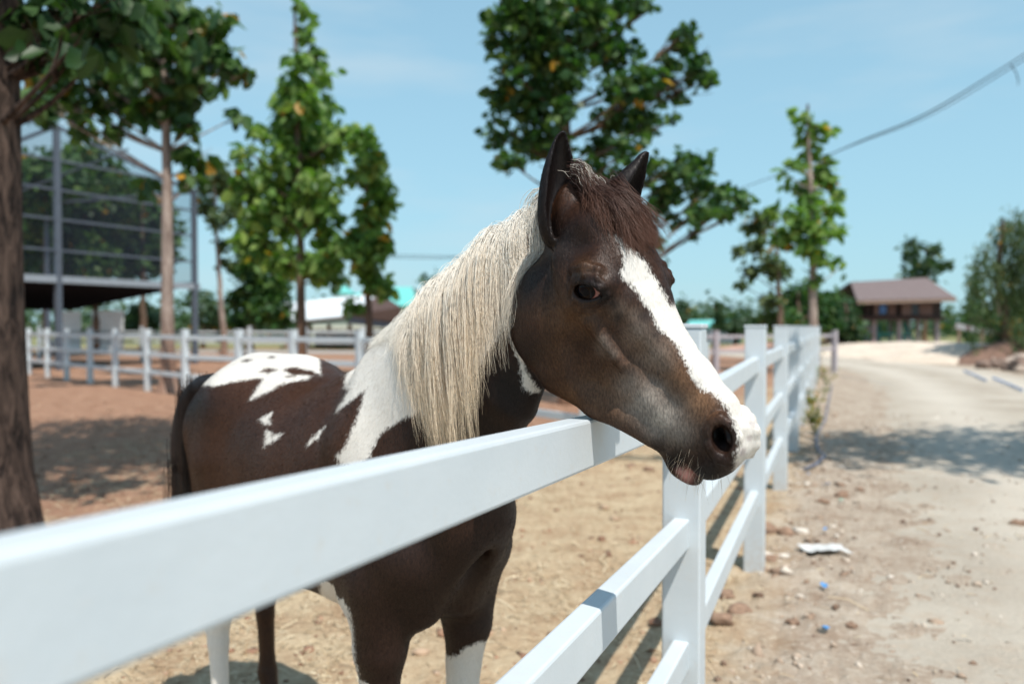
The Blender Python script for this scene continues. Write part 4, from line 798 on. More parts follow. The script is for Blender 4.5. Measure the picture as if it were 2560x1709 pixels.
# the blaze is not symmetrical but the far cheek stays brown
w_head = np.where(HL_[:, 2] < -.038 - .010 * (HL_[:, 0] > .45), np.minimum(w_head, HL_[:, 2] + .038 + .03 * np.clip((HL_[:, 0] - .44) / .08, 0, 1)), w_head)
neckish = (~ishead) | (HL_[:, 0] < .03)
wn_ = np.where((HV[:, 1] > 1.5) & (HV[:, 2] > .6), np.maximum(dist_m(NECKW_BOUNCE), dist_m(STRIP)), LOW)
wn_ = np.where(ishead & (HL_[:, 0] > .05) & (HL_[:, 2] > .038) & (sd_head(HV) < .004), LOW, wn_)
w_croup = np.where(HV[:, 1] > 1.95, np.minimum.reduce([dist_m(CROUP), -dist_m(ISLE)] + [-dist_m(s) for s in SP2]), LOW)
w_spot = np.where(HV[:, 1] > 1.7, np.maximum.reduce([dist_m(s) for s in SPOTS]), LOW)
w_lf = np.where((bq[:, 0] < .5) & (bq[:, 1] < -.02) & (bq[:, 2] < .78), dist_m(LEGF), LOW)
w_ln = np.where((bq[:, 0] < .6) & (bq[:, 1] > .0) & (bq[:, 2] < .78), dist_m(LEGN), LOW)
w_hn = np.where((bq[:, 0] > .8) & (bq[:, 1] > .02) & (bq[:, 2] < .62), np.minimum(dist_m(HINDW), .62 - bq[:, 2]), LOW)
WHITE = np.clip(np.maximum.reduce([w_head, wn_, w_croup, w_spot, w_lf, w_ln, w_hn]), -.05, .05)
def blobs(L):
    o = np.zeros(len(HV))
    for x, y, r, s in L: o = np.maximum(o, s * np.exp(-((PXV[:, 0] - x) ** 2 + (PXV[:, 1] - y) ** 2) / (r * r)))
    return o
facing = (HN @ unit([.2, -1, 0])) > -.3
hm = ishead
TAN = np.where(hm, blobs([(1462, 676, 30, .55), (1500, 690, 22, .4), (1400, 770, 75, .50), (1380, 880, 70, .28), (1500, 975, 70, .5), (1600, 880, 50, .45), (1560, 790, 30, .2), (1745, 1000, 48, 1.), (1700, 945, 55, .8), (1660, 890, 60, .5), (1470, 790, 50, .35), (1560, 1000, 60, .6), (1620, 915, 40, .5), (1575, 860, 34, .35), (1350, 780, 50, .25), (1430, 980, 40, .35)]), 0)  # tan coat hair, with warm highlights of the face painted in
GREY_SHEEN = np.where(hm, blobs([(1655, 1040, 52, 1.), (1620, 1000, 52, .85), (1580, 965, 40, .5), (1690, 1080, 45, .6), (1640, 1075, 35, .6), (1620, 850, 36, .32), (1655, 905, 32, .32), (1505, 850, 16, .35), (1530, 882, 16, .30), (1585, 790, 24, .28), (1400, 615, 20, .18), (1640, 885, 40, .42), (1595, 830, 34, .40), (1550, 775, 28, .22), (1510, 865, 22, .30)]), 0)  # grey muzzle hair, plus sheen painted along nose ridge and facial crest
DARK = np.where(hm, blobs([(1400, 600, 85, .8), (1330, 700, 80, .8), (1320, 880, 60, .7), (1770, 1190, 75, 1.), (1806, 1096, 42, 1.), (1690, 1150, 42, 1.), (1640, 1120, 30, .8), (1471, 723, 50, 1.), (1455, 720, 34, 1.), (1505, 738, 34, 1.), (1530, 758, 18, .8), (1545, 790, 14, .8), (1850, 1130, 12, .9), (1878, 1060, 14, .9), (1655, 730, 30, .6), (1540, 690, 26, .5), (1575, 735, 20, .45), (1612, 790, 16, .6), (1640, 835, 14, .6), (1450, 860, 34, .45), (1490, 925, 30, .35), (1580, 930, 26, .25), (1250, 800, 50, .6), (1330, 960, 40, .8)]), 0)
TAN = TAN * (1 - np.clip(blobs([(1471, 723, 44, 1.)]), 0, 1))
DARK = np.maximum(DARK, np.where(sd_ears(HV.astype(np.float32)) < .004, .9, 0))
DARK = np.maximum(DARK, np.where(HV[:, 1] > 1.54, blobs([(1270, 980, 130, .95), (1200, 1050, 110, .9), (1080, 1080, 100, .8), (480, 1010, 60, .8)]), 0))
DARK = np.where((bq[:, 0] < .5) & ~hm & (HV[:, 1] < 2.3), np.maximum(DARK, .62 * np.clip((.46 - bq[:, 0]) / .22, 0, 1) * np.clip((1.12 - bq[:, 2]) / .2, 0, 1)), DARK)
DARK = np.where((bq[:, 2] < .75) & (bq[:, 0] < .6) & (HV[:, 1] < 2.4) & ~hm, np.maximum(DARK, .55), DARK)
PINK = np.where(hm, blobs([(1716, 1186, 17, 1.), (1700, 1178, 10, .8)]), 0) * (HL_[:, 1] < -.055)
MOT = np.where(hm, blobs([(1882, 1058, 15, 1.), (1872, 1095, 13, .9), (1856, 1128, 17, 1.), (1845, 1160, 14, .7), (1868, 1150, 16, .6), (1755, 937, 3.2, 1.)]), 0)
HOOF = (HV[:, 2] < .085).astype(float)
coat, nt, bs = new_mat("horse_coat", .45, .24)
oc = coords(nt)
n1 = noise(nt, 60, 5, oc); n2 = noise(nt, 320, 3, N(nt, 'ShaderNodeMapping', {'Vector': oc, 'Scale': (1, 1, .35), 'Rotation': (0, R(30), 0)}).outputs[0]); n3 = noise(nt, 9, 3, oc)
base = mix(nt, n3, (.030, .0125, .0065), (.070, .030, .0155))
base = mix(nt, attr(nt, 'tan')[2], base, (.19, .098, .048))
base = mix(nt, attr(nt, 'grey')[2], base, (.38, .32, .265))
base = mix(nt, attr(nt, 'dark')[2], base, (.007, .0052, .0055))
base = mix(nt, .75, base, ramp(nt, n2, [(.3, .45), (.7, 1.45)]), 'MULTIPLY')
wfac = math_(nt, 'MULTIPLY_ADD', n1, .014, -.007)
wfac = math_(nt, 'ADD', wfac, math_(nt, 'MULTIPLY_ADD', n2, .020, -.010))
wfac = math_(nt, 'ADD', attr(nt, 'white')[2], wfac)
wm = N(nt, 'ShaderNodeMapRange', {'Value': wfac, 'From Min': -.0034, 'From Max': .0034}).outputs[0]
wcol = mix(nt, n3, (.80, .77, .72), (.74, .68, .60)); wcol = mix(nt, .35, wcol, ramp(nt, n2, [(.35, .78), (.65, 1.)]), 'MULTIPLY')
wcol = mix(nt, ramp(nt, math_(nt, 'ADD', attr(nt, 'mottle')[2], math_(nt, 'MULTIPLY_ADD', n1, 1.2, -.6)), [(.45, 0), (.95, .55)]), wcol, (.30, .23, .23))
base = mix(nt, wm, base, wcol)
base = mix(nt, attr(nt, 'pink')[2], base, (.62, .30, .26))
base = mix(nt, attr(nt, 'hoof')[2], base, (.12, .09, .07))
nt.links.new(base, bs.inputs['Base Color'])
bump(nt, bs, math_(nt, 'ADD', n2, math_(nt, 'MULTIPLY', n1, .6)), .25, .0022)
HORSE = empty('horse', (BO[0], BO[1], 0), 'brown and white pinto horse resting its head over the white rail fence', 'horse')
horse_body = mesh_obj('body', HV, HQ, coat, HORSE, True, dict(white=WHITE, tan=TAN, grey=GREY_SHEEN, dark=DARK, pink=PINK, hoof=HOOF, mottle=MOT))
# ---------------------------------------------------------------- eyes
eye_m, nt, bs = new_mat("horse_eye", .04, .10)
ev = N(nt, 'ShaderNodeTexCoord').outputs['Object']; sx = N(nt, 'ShaderNodeSeparateXYZ', {0: ev})
dv = math_(nt, 'SQRT', math_(nt, 'ADD', math_(nt, 'POWER', math_(nt, 'MULTIPLY', math_(nt, 'ADD', sx.outputs[0], .004), .86), 2.), math_(nt, 'POWER', math_(nt, 'MULTIPLY', sx.outputs[1], 1.2), 2.)))
ec = ramp(nt, dv, [(.0, (.003, .004, .007)), (.0100, (.003, .004, .007)), (.0115, (.012, .006, .004)), (.0160, (.006, .004, .004)), (.0182, (.008, .005, .005)), (.0196, (.42, .18, .16)), (.022, (.55, .30, .27))])
dvn = nt.nodes
# ramp positions live in 0..1, so scale the distance
for n_ in nt.nodes:
    if n_.type == 'VALTORGB':
        for e_ in n_.color_ramp.elements: e_.position = min(1, e_.position * 40)
        lk = n_.inputs[0].links[0].from_socket; nt.links.new(math_(nt, 'MULTIPLY', lk, 40.), n_.inputs[0])
nt.links.new(ec, bs.inputs['Base Color']); pass
for sgn in (1, -1):
    bm = bmesh.new(); bmesh.ops.create_uvsphere(bm, u_segments=40, v_segments=24, radius=.0290)
    V = np.array([v.co[:] for v in bm.verts]); Fc = [tuple(v.index for v in f.verts) for f in bm.faces]; bm.free()
    me = bpy.data.meshes.new('eye'); me.from_pydata(V.tolist(), [], Fc); me.polygons.foreach_set('use_smooth', [True] * len(Fc)); me.materials.append(eye_m)
    e = link(bpy.data.objects.new('eye', me), HORSE)
    ec_ = EYE['c'] - EYE['M'][2] * .0240 - EYE['M'][0] * .003; c = h2w(ec_[0], ec_[1], sgn * ec_[2])
    def _w(v): return HA * v[0] + HT * v[1] + HR * v[2] * sgn
    zax = unit(_w(EYE['M'][2] * .97 + EYE['M'][0] * .10)); xax = unit(_w(EYE['M'][0])); xax = unit(xax - zax * (xax @ zax)); yax = np.cross(zax, xax)
    M = Matrix([[xax[i], yax[i], zax[i]] for i in range(3)]).to_4x4(); M.translation = Vector(c - np.array(world_loc(HORSE)))
    e.matrix_local = M
# ---------------------------------------------------------------- hair
def sdg(p, fn=sd_horse, h=.002):
    p = np.asarray(p, np.float32); n = len(p); E_ = np.eye(3, dtype=np.float32) * h
    f = fn(np.concatenate([p] + [p + E_[k] for k in range(3)])); g = np.stack([f[n * (k + 1):n * (k + 2)] - f[:n] for k in range(3)], 1)
    return f[:n], g / (np.linalg.norm(g, axis=1)[:, None] + 1e-9)
def grow(root, d0, length, nseg, grav, stiff, off, fn=sd_horse, comb=None):
    """root (n,3), d0 (n,3), length (n,) -> (n, nseg+1, 3); strands slide over the skin"""
    p = root.copy(); d = d0 / np.linalg.norm(d0, axis=1)[:, None]; P = [p.copy()]; st = (length / nseg)[:, None]
    for k in range(nseg):
        g = np.array([0, 0, -1.]) * grav + (0 if comb is None else comb)
        d = d * stiff + g * (1 - stiff); d /= np.linalg.norm(d, axis=1)[:, None]
        q = p + d * st
        for _ in range(2):
            s, gr = sdg(q, fn); q = q + gr * np.maximum(off - s, 0)[:, None]
        d = q - p; d /= np.linalg.norm(d, axis=1)[:, None] + 1e-9; p = q; P.append(p.copy())
    return np.stack(P, 1)
def children(G, n, spread, clump, rng, wob=.002, lenvar=.25):
    """n strands round each guide: spread at the root, gathered towards the tip; neighbours are blended for cover"""
    ng, m, _ = G.shape; gi = np.repeat(np.arange(ng), n); t = np.linspace(0, 1, m)[None, :, None]
    B_ = G[gi]; off = rng.normal(0, 1, (len(gi), 1, 3)) * spread
    ph = rng.uniform(0, 6.28, (len(gi), 1, 3)); fr = rng.uniform(4, 11, (len(gi), 1, 1))
    P = B_ + off * (1 - clump * t) + np.sin(ph + fr * t) * wob * t
    L = 1 - rng.uniform(0, lenvar, (len(gi), 1, 1))
    idx = np.clip(np.linspace(0, 1, m)[None, :, None] * L * (m - 1), 0, m - 1.001); i0 = idx.astype(int)[..., 0]; f = idx - i0[..., None]
    r = np.arange(len(gi))[:, None]
    return P[r, i0] * (1 - f) + P[r, np.minimum(i0 + 1, m - 1)] * f, gi
def strands(name, P, rad, mat, parent, kind, tint=None):
    """P (n,m,3): three-sided tapering tubes in one mesh"""
    n, m, _ = P.shape; T = np.gradient(P, axis=1); T /= np.linalg.norm(T, axis=2)[..., None] + 1e-9
    a = np.cross(T, np.array([.31, .52, .2])); a /= np.linalg.norm(a, axis=2)[..., None] + 1e-9; b = np.cross(T, a)
    t = np.linspace(0, 1, m)[None, :, None]; rr = rad * (1 - .8 * t ** 2)
    V = np.stack([P + (a * math.cos(k * 2.094) + b * math.sin(k * 2.094)) * rr for k in range(3)], 2)
    base_ = (np.arange(n)[:, None] * m + np.arange(m - 1)[None, :]) * 3
    Fc = np.stack([np.stack([base_ + k, base_ + (k + 1) % 3, base_ + 3 + (k + 1) % 3, base_ + 3 + k], -1) for k in range(3)], 2).reshape(-1, 4)
    tt = np.broadcast_to(t[..., None] * (1 if tint is None else tint[:, None, None, None]), (n, m, 3, 1)).ravel(); rn = np.repeat(RNG.uniform(0, 1, n), m * 3); kd = np.repeat(kind, m * 3)
    return tag(mesh_obj(name, V.reshape(-1, 3), Fc, mat, parent, True, dict(along=tt, rnd=rn, tone=kd)), kind='stuff')
def hair_mat(name, c_root, c_tip, c_dark, rough=.45, tr=.25):
    m, nt, b = new_mat(name, rough, .4); b.inputs['Transmission Weight'].default_value = 0
    c = mix(nt, attr(nt, 'along')[2], c_root, c_tip)
    c = mix(nt, attr(nt, 'tone')[2], c, c_dark)
    c = mix(nt, 1., c, ramp(nt, attr(nt, 'rnd')[2], [(0, .90), (1, 1.06)]), 'MULTIPLY')
    nt.links.new(c, b.inputs['Base Color']); b.inputs['Anisotropic'].default_value = .4
    t = N(nt, 'ShaderNodeBsdfTranslucent', {'Color': c}); o = [n for n in nt.nodes if n.type == 'OUTPUT_MATERIAL'][0]
    nt.links.new(N(nt, 'ShaderNodeMixShader', {0: tr, 1: b.outputs[0], 2: t.outputs[0]}).outputs[0], o.inputs[0])
    return m
mane_m = hair_mat('mane_hair', (.985, .955, .885), (.95, .76, .52), (.16, .12, .10), tr=.12)
dark_m = hair_mat('forelock_hair', (.050, .024, .018), (.17, .075, .045), (.72, .66, .58))
tail_m = hair_mat('tail_hair', (.020, .014, .014), (.05, .03, .022), (.02, .015, .015))
whisk_m = hair_mat('whisker_hair', (.45, .36, .26), (.62, .52, .40), (.03, .02, .02))
# crest line: from behind the ears to the withers
crest = np.array([at(1352, 470, 1.57)] + [s[0] + s[1] * s[2] for s in NECK[:4]] + [b2w(.30, 0, 1.30)])
crest[1] = at(1318, 520, 1.585)
cs = np.linspace(0, len(crest) - 1, 400); CP = np.stack([np.interp(cs, np.arange(len(crest)), crest[:, k]) for k in range(3)], 1)
for _ in range(3):
    s_, g_ = sdg(CP); CP = CP - g_ * s_[:, None]
cpx = proj(CP)
rngm = np.random.default_rng(3)
ng = 300; ci = np.sort(rngm.uniform(2, 398, ng)).astype(int); root = CP[ci] + rngm.normal(0, .004, (ng, 3))
xr = cpx[ci, 0]
length = np.interp(xr, [880, 930, 1000, 1045, 1075, 1120, 1180, 1250, 1300, 1355], [.05, .09, .11, .11, .15, .40, .48, .44, .33, .18]) * rngm.uniform(.70, 1.08, ng)
side = np.array([(1 - w) * BR + w * HR for w in np.interp(xr, [1000, 1350], [0, 1])])
d0 = side * 1. + np.array([0, 0, 1.]) * np.interp(xr, [1250, 1330], [.0, -.1])[:, None] + rngm.normal(0, .16, (ng, 3))
lean = np.interp(xr, [900, 1060, 1110, 1340], [-.35, -.15, .16, .05])[:, None] * np.array([1., 0, 0]) + np.array([0, -.10, 0])
G = grow(root, d0, length, 22, 1., .72, .006, comb=lean)
wt_ = np.linspace(0, 1, G.shape[1])[None, :, None]; G = G + np.sin(wt_ * rngm.uniform(5, 10, (ng, 1, 1)) + rngm.uniform(0, 6.28, (ng, 1, 1))) * rngm.normal(0, .006, (ng, 1, 1)) * wt_ * np.array([.8, .3, 0])
C1, gi = children(G, 34, .0078, .64, rngm, .007, .55)
tone = (rngm.uniform(0, 1, ng) < np.interp(xr, [1000, 1060, 1300, 1350], [.06, .01, .01, .12]))[gi] * 1.
tone = np.maximum(tone, rngm.uniform(0, 1, len(gi)) < .01)
strands('mane', C1, .00048, mane_m, HORSE, tone.astype(float), np.clip((length[gi] - .12) / .30, 0, 1) ** .8)
# dark fringe of the far side of the crest
nf = 110; cf = rngm.choice(np.where((cpx[:, 0] > 975) & (cpx[:, 0] < 1085))[0], nf); rf = CP[cf] - BR * .006
Gf = grow(rf, -BR[None] * .55 + np.array([0, 0, 1.6]) + rngm.normal(0, .3, (nf, 3)), rngm.uniform(.035, .065, nf), 10, 1., .8, .003)
C2, gi = children(Gf, 14, .006, .3, rngm, .003)
strands('mane', C2, .0004, mane_m, HORSE, np.ones(len(C2)))
# forelock
ng = 120; fu = rngm.uniform(.0, .075, ng); fs = rngm.uniform(-.030, .040, ng)
root = np.array([h2w(u, .10, s) for u, s in zip(fu, fs)])
for _ in range(4):
    s_, g_ = sdg(root); root = root - g_ * s_[:, None]
d0 = HT * .35 + HA * .9 - HR[None] * rngm.uniform(-.1, .5, ng)[:, None] + rngm.normal(0, .12, (ng, 3))
comb = HA * .9 - HR[None] * np.interp(fs, [-.035, .045], [.30, -.05])[:, None] - HT * .15 + rngm.normal(0, .14, (ng, 3))
G = grow(root, d0, np.where(fu < .010, rngm.uniform(.03, .06, ng), rngm.uniform(.09, .155, ng)), 18, .30, .72, .007, comb=comb)
C3, gi = children(G, 34, .0062, .45, rngm, .006)
tone = (fu < .010)[gi] * (rngm.uniform(0, 1, len(gi)) < .35)
strands('forelock', C3, .00042, dark_m, HORSE, tone.astype(float))
# tail: a solid dock with hair hanging from it
tp = np.array([at(560, 955, 2.50), at(512, 968, 2.56), at(482, 1010, 2.60), at(470, 1100, 2.62), at(472, 1230, 2.62), at(480, 1330, 2.62)])
ti = np.linspace(0, 5, 26); TP = np.stack([np.interp(ti, np.arange(6), tp[:, k]) for k in range(3)], 1)
for _ in range(3): TP[1:-1] = (TP[:-2] + TP[1:-1] + TP[2:]) / 3
tl = MB().tube(TP, np.interp(ti, [0, 1, 2, 3, 4, 5], [.030, .046, .052, .056, .05, .02]), 16).build('tail', tail_m, HORSE, True)
ng = 70; r0 = TP[rngm.integers(2, 20, ng)] + rngm.normal(0, .026, (ng, 3))
G = grow(r0, np.tile([0, 0, -1.], (ng, 1)), rngm.uniform(.15, .42, ng), 12, 1., .9, -.2)
C4, gi = children(G, 16, .012, .3, rngm, .006)
strands('tail_hair', C4, .0009, tail_m, tl, np.zeros(len(C4)))
# whiskers on lips and chin, lashes over the eye
nw = 46; wu = rngm.uniform(.49, .575, nw); wv = rngm.uniform(-.085, -.015, nw); root = np.array([h2w(u, v, s) for u, v, s in zip(wu, wv, rngm.uniform(-.01, .05, nw))])
for _ in range(4):
    s_, g_ = sdg(root); root = root - g_ * s_[:, None]
W1 = grow(root, g_ + rngm.normal(0, .25, g_.shape) + np.array([0, 0, -.25]), rngm.uniform(.015, .05, nw), 8, .8, .85, -.1)
strands('whiskers', W1, .00022, whisk_m, HORSE, np.zeros(nw))
nw = 30; _lid = np.array(EYE['up']); root = np.array([h2w(*[np.interp(t * 5, range(6), _lid[:, j]) for j in range(3)]) for t in np.linspace(.12, .8, nw)])
for _ in range(3):
    s_, g_ = sdg(root); root = root - g_ * s_[:, None]
W2 = grow(root, HR * .9 + np.array([0, 0, -.1]) + rngm.normal(0, .12, (nw, 3)), rngm.uniform(.008, .015, nw), 5, .4, .9, -.1)
strands('eyelashes', W2, .0003, whisk_m, HORSE, np.ones(nw))
# ---------------------------------------------------------------- short coat hairs lying on the skin (single blades, denser near the head)
def fur(count, sel, ln, wd, lift, down):
    a = np.cross(HV[HQ[:, 1]] - HV[HQ[:, 0]], HV[HQ[:, 2]] - HV[HQ[:, 0]]); ar = np.linalg.norm(a, axis=1) * sel[HQ[:, 0]]
    f = rngm.choice(len(HQ), count, p=ar / ar.sum()); w = rngm.dirichlet((1, 1, 1, 1), count)
    P = np.einsum('ij,ijk->ik', w, HV[HQ[f]]); vi = HQ[f, 0]; nn = HN[vi]
    dd = down[vi] + rngm.normal(0, .12, (count, 3)); dd = dd - nn * np.einsum('ij,ij->i', dd, nn)[:, None]; dd /= np.linalg.norm(dd, axis=1)[:, None] + 1e-9
    tip = P + (dd + nn * rngm.uniform(lift * .4, lift * 1.5, count)[:, None]) * ln * rngm.uniform(.6, 1.2, count)[:, None]
    sd = np.cross(dd, nn + rngm.normal(0, .4, (count, 3))); sd /= np.linalg.norm(sd, axis=1)[:, None]
    V = np.stack([P - sd * wd - nn * .0005, P + sd * wd - nn * .0005, tip], 1).reshape(-1, 3)
    return V, np.repeat(vi, 3)
flow = np.where(ishead[:, None], HA[None] - HR[None] * .0, BB[None] * .6 + np.array([0, 0, -.8]))
visible = (np.einsum('ij,ij->i', HN, _C - HV) > -.15)
bare = (WHITE < .05) | True
earm = np.array(sd_ears(HV.astype(np.float32)) < .004)
nostr = np.linalg.norm((np.abs(HL_) * [1, 0, 1] + HL_ * [0, 1, 0] - NOSE['c']) @ NOSE['M'].T * [1, 1, 0], axis=1) < .021
eyez = np.linalg.norm((np.abs(HL_) * [1, 0, 1] + HL_ * [0, 1, 0] - EYE['c']) @ EYE['M'].T * [1, 1.5, 0], axis=1) < .029
Va, ia = fur(260000, ((HV[:, 1] < 1.68) & (HV[:, 0] > -.05) & visible & ~nostr & ~eyez) * 1., .0070, .00022, .10, flow)
Vb, ib = fur(150000, (((HV[:, 1] >= 1.68) | (HV[:, 0] <= -.05)) & visible & (HV[:, 2] > .5)) * 1., .011, .00045, .12, flow)
FV = np.concatenate([Va, Vb]); fi = np.concatenate([ia, ib])
mesh_obj('coat_hair', FV, np.arange(len(FV)).reshape(-1, 3), coat, horse_body, False, dict(white=WHITE[fi], tan=TAN[fi], grey=GREY_SHEEN[fi], dark=DARK[fi], pink=PINK[fi], hoof=HOOF[fi], mottle=MOT[fi]))

# ================================================================ CABLES, LITTER, WEEDS, CLODS
cabm = simple_mat('cable_black', (.05, .06, .08), .6, .2, 3)
def cable(pts, rad, n=4, spread=.06, seed=0):
    rng = np.random.default_rng(seed); P = np.array(pts, float); k = np.linspace(0, len(P) - 1, 60); P = np.stack([np.interp(k, np.arange(len(P)), P[:, j]) for j in range(3)], 1)
    for _ in range(12): P[1:-1] = (P[:-2] + P[1:-1] + P[2:]) / 3
    mb = MB()
    for i in range(n):
        o = rng.normal(0, spread, 3); w = np.sin(np.linspace(0, 6 + i, 60) + i)[:, None] * spread * .6 * rng.normal(0, 1, 3)
        mb.tube(P + o + w, rad, 6)
    return mb
cp = [(1600, 470, 52), (1722, 425, 44), (1790, 400, 38), (1870, 372, 33), (1930, 345, 29), (1990, 318, 26.5), (2080, 288, 23.5), (2170, 240, 21), (2250, 188, 19), (2349, 130, 17.3), (2480, 40, 16)]
cb = cable([D(*c) for c in cp], .0115, 4, .045, 2)
q = np.array([D(2318, 148, 17.6), D(2330, 165, 17.6), D(2336, 185, 17.6), D(2335, 196, 17.6)]); cb.tube(q, .012, 5)
tag(cb.build('power_cable', cabm, None, True), 'loose bundle of dark cables sloping across the upper right sky', 'cable')
tag(cable([D(820, 596, 60), D(900, 590, 60), D(1000, 592, 60), D(1130, 588, 60)], .03, 2, .12, 5).build('power_cable', cabm, None, True), 'thin distant cable crossing the sky left of the white mane', 'cable')
# long striped barrier board leaning at the foot of the weeping tree
brd, nt, b = new_mat('barrier_paint', .6, .3); o = N(nt, 'ShaderNodeTexCoord').outputs['Object']; w = math_(nt, 'FRACT', math_(nt, 'MULTIPLY', N(nt, 'ShaderNodeSeparateXYZ', {0: o}).outputs[0], 2.6))
nt.links.new(ramp(nt, w, [(.0, (.62, .60, .60)), (.70, (.62, .60, .60)), (.72, (.25, .12, .14)), (1, (.25, .12, .14))], 'CONSTANT'), b.inputs['Base Color'])
p0, p1 = D(2192, 746, 34), D(2276, 764, 33); BA = empty('barrier_board', (p0[0], 34, 0), 'long striped white board propped on a post beside the weeping tree', 'barrier')
MB().beam(p0, p1, .05, .22).build('board', brd, BA); MB().post(D(2254, 760, 33.4)[0], 33.45, -.1, D(2254, 760, 33.4)[2] - .1, (1, 0), .1, .1).post(p0[0] + .2, 34.1, -.1, p0[2] - .1, (1, 0), .09, .09).build('post', lightwood, BA)
# blue pipes on the ground
pipe = simple_mat('blue_pipe', (.10, .24, .50), .5, .15, 4, .5)
for a, b_, lab in (((2212, 850), (2262, 872), 'blue plastic pipe at the left foot of the rubble pile'), ((2278, 866), (2345, 894), 'blue plastic pipe lying in front of the rubble at the right edge')):
    A_, B_ = ground_at(a[0] * K, a[1] * K, .05), ground_at(b_[0] * K, b_[1] * K, .05); tag(MB().tube([A_, (A_ + B_) / 2 + [0, 0, .01], B_], .022, 12).build('pipe', pipe, None, True), lab, 'pipe')
# blue and white scraps on the verge
scrap = simple_mat('blue_plastic', (.09, .30, .62), .4, .2, 20, .5); paper = simple_mat('white_paper', (.62, .62, .60), .8, .06, 6)
def sheet(name, lab, cat, x, y, w, l, mat, seed, group=None, n=14, crumple=.25, rag=.25, px=True):
    rng = np.random.default_rng(seed); c = ground_at(x, y, .0) if px else np.array([x, y, 0.]); u = np.linspace(-1, 1, n); Xg, Yg = np.meshgrid(u, u, indexing='ij')
    th_ = rng.uniform(0, 3.14); k = 1 + rag * (fbm(np.arctan2(Yg, Xg) * 1.6 + seed * 3.3, Xg * 0 + seed, 3, seed) - .5) * 2
    xx = Xg * np.sqrt(1 - Yg ** 2 / 2) * w / 2 * k; yy = Yg * np.sqrt(1 - Xg ** 2 / 2) * l / 2 * k
    gx = c[0] + xx * math.cos(th_) - yy * math.sin(th_); gy = c[1] + xx * math.sin(th_) + yy * math.cos(th_)
    zz = gheight(gx, gy) + .012 + crumple * w * (fbm(Xg * 1.7 + seed, Yg * 1.7, 3, seed) - .35) * .5 + .02
    top = np.stack([gx, gy, zz], -1).reshape(-1, 3); bot = top - [0, 0, .003]; i = np.arange(n - 1)[:, None] * n + np.arange(n - 1)[None]
    Q = np.stack([i, i + n, i + n + 1, i + 1], -1).reshape(-1, 4); ed = [(k_, 0) for k_ in range(n - 1)]
    return tag(mesh_obj(name, np.concatenate([top, bot]), np.concatenate([Q, Q[:, ::-1] + n * n]), mat, None, True), lab, cat, group)
sheet('paper_scrap', 'crumpled white sheet lying on the dirt right of the fence post', 'litter', 2062, 1376, .25, .30, paper, 2, rag=.5, crumple=.14)
for (x, y, w, l, lab, sd) in ((2022, 1192, .035, .030, 'tiny blue scrap farthest up the verge', 1), (2066, 1216, .05, .07, 'brightest blue scrap, just right of the second fence post', 2), (2062, 1322, .03, .03, 'faint blue scrap above the crumpled white sheet', 3), (2060, 1461, .035, .04, 'blue scrap straight below the crumpled white sheet', 4), (2064, 1576, .03, .045, 'blue scrap nearest to the bottom of the frame', 5)):
    sheet('plastic_scrap', lab, 'litter', x, y, w, l, scrap, sd, 'blue plastic scraps on the verge', 6, .3, .4)
sheet('plastic_scrap', 'small pale green scrap among the dirt clods', 'litter', 2102, 1258, .03, .035, simple_mat('green_plastic', (.25, .55, .42), .5, .1, 10), 9, 'blue plastic scraps on the verge', 6, .3, .4)
# grey hose running along the verge
hp = [ground_at(x, y, .03) for x, y in ((2080, 960), (2070, 1010), (2062, 1050), (2040, 1090), (2044, 1120), (2062, 1138), (2040, 1160), (2010, 1172))]
for p in hp: p[2] = gheight(p[0], p[1]) + .03
tag(MB().tube(hp, .014, 8).build('hose', simple_mat('hose_grey', (.16, .17, .22), .6, .2, 5), None, True), 'thin grey hose lying on the verge beside the weeds', 'hose')
# weeds along the fence line
weedm = leaf_mat('weed_leaves', ((.10, .14, .03), (.20, .22, .05), (.34, .30, .07)), .35, .10)
for (x, y, h, n_, r_, lab, sd) in ((2030, 1030, .42, 170, .16, 'green and yellow weed at the foot of the fence, nearest one', 1), (2040, 1085, .35, 120, .13, 'dry yellowish weed in front of the green one', 2), (2062, 975, .55, 120, .16, 'dry yellow stalky weed halfway to the fence end', 3), (2050, 905, .9, 160, .22, 'tall yellow weed at the far end of the fence', 4)):
    g = ground_at(x, y, 0); rng = np.random.default_rng(sd); e = empty('weed', g, lab, 'weed', 'weeds along the fence'); mb = MB(); C = []
    for i in range(7):
        t_ = g + np.array([rng.normal(0, r_ * .6), rng.normal(0, r_ * .6), h * rng.uniform(.5, 1)]); mb.tube([g + [0, 0, -.03], (g + t_) / 2 + rng.normal(0, .02, 3), t_], [.005, .004, .002], 5); C += [t_, (g + t_ * 2) / 3]
    mb.build('stem', weedm, e, True); leaves_mesh('foliage', np.array(C), np.full(len(C), r_ * .55), n_, .06, weedm, e, rng, .1)
# dirt clods: the large ones are things
cl = [(1905, 1325, .13, 'big brown clod right of the second fence post'), (1965, 1330, .07, 'brown clod beside the big one, right of the second fence post'), (1925, 1395, .05, 'small brown clod below the big clod by the second post'), (1815, 1480, .06, 'brown clod between first and second post, near the lower rail'), (1850, 1520, .07, 'dark lumpy clod in the hollow right of the nearest post'), (1800, 1550, .075, 'lowest lumpy clod in the hollow right of the nearest post'), (2060, 1255, .06, 'brown clod in the row of clods on the verge'), (2105, 1240, .075, 'pale lumpy clod heading the row of clods on the verge'), (2150, 1225, .05, 'reddish clod at the right of the row of clods'), (2545, 1310, .08, 'brown stone on the road at the right frame edge'), (1620, 1175, .07, 'dark dung-like clod in the paddock left of the post, seen under the lip'), (1575, 1165, .055, 'dark clod in the paddock behind the second rail'), (1985, 1110, .06, 'brown clod in front of the hose on the verge'), (2130, 1560, .035, 'small stone on the verge near the frame bottom'), (1980, 1550, .04, 'small pale stone left of the lowest blue scrap')]
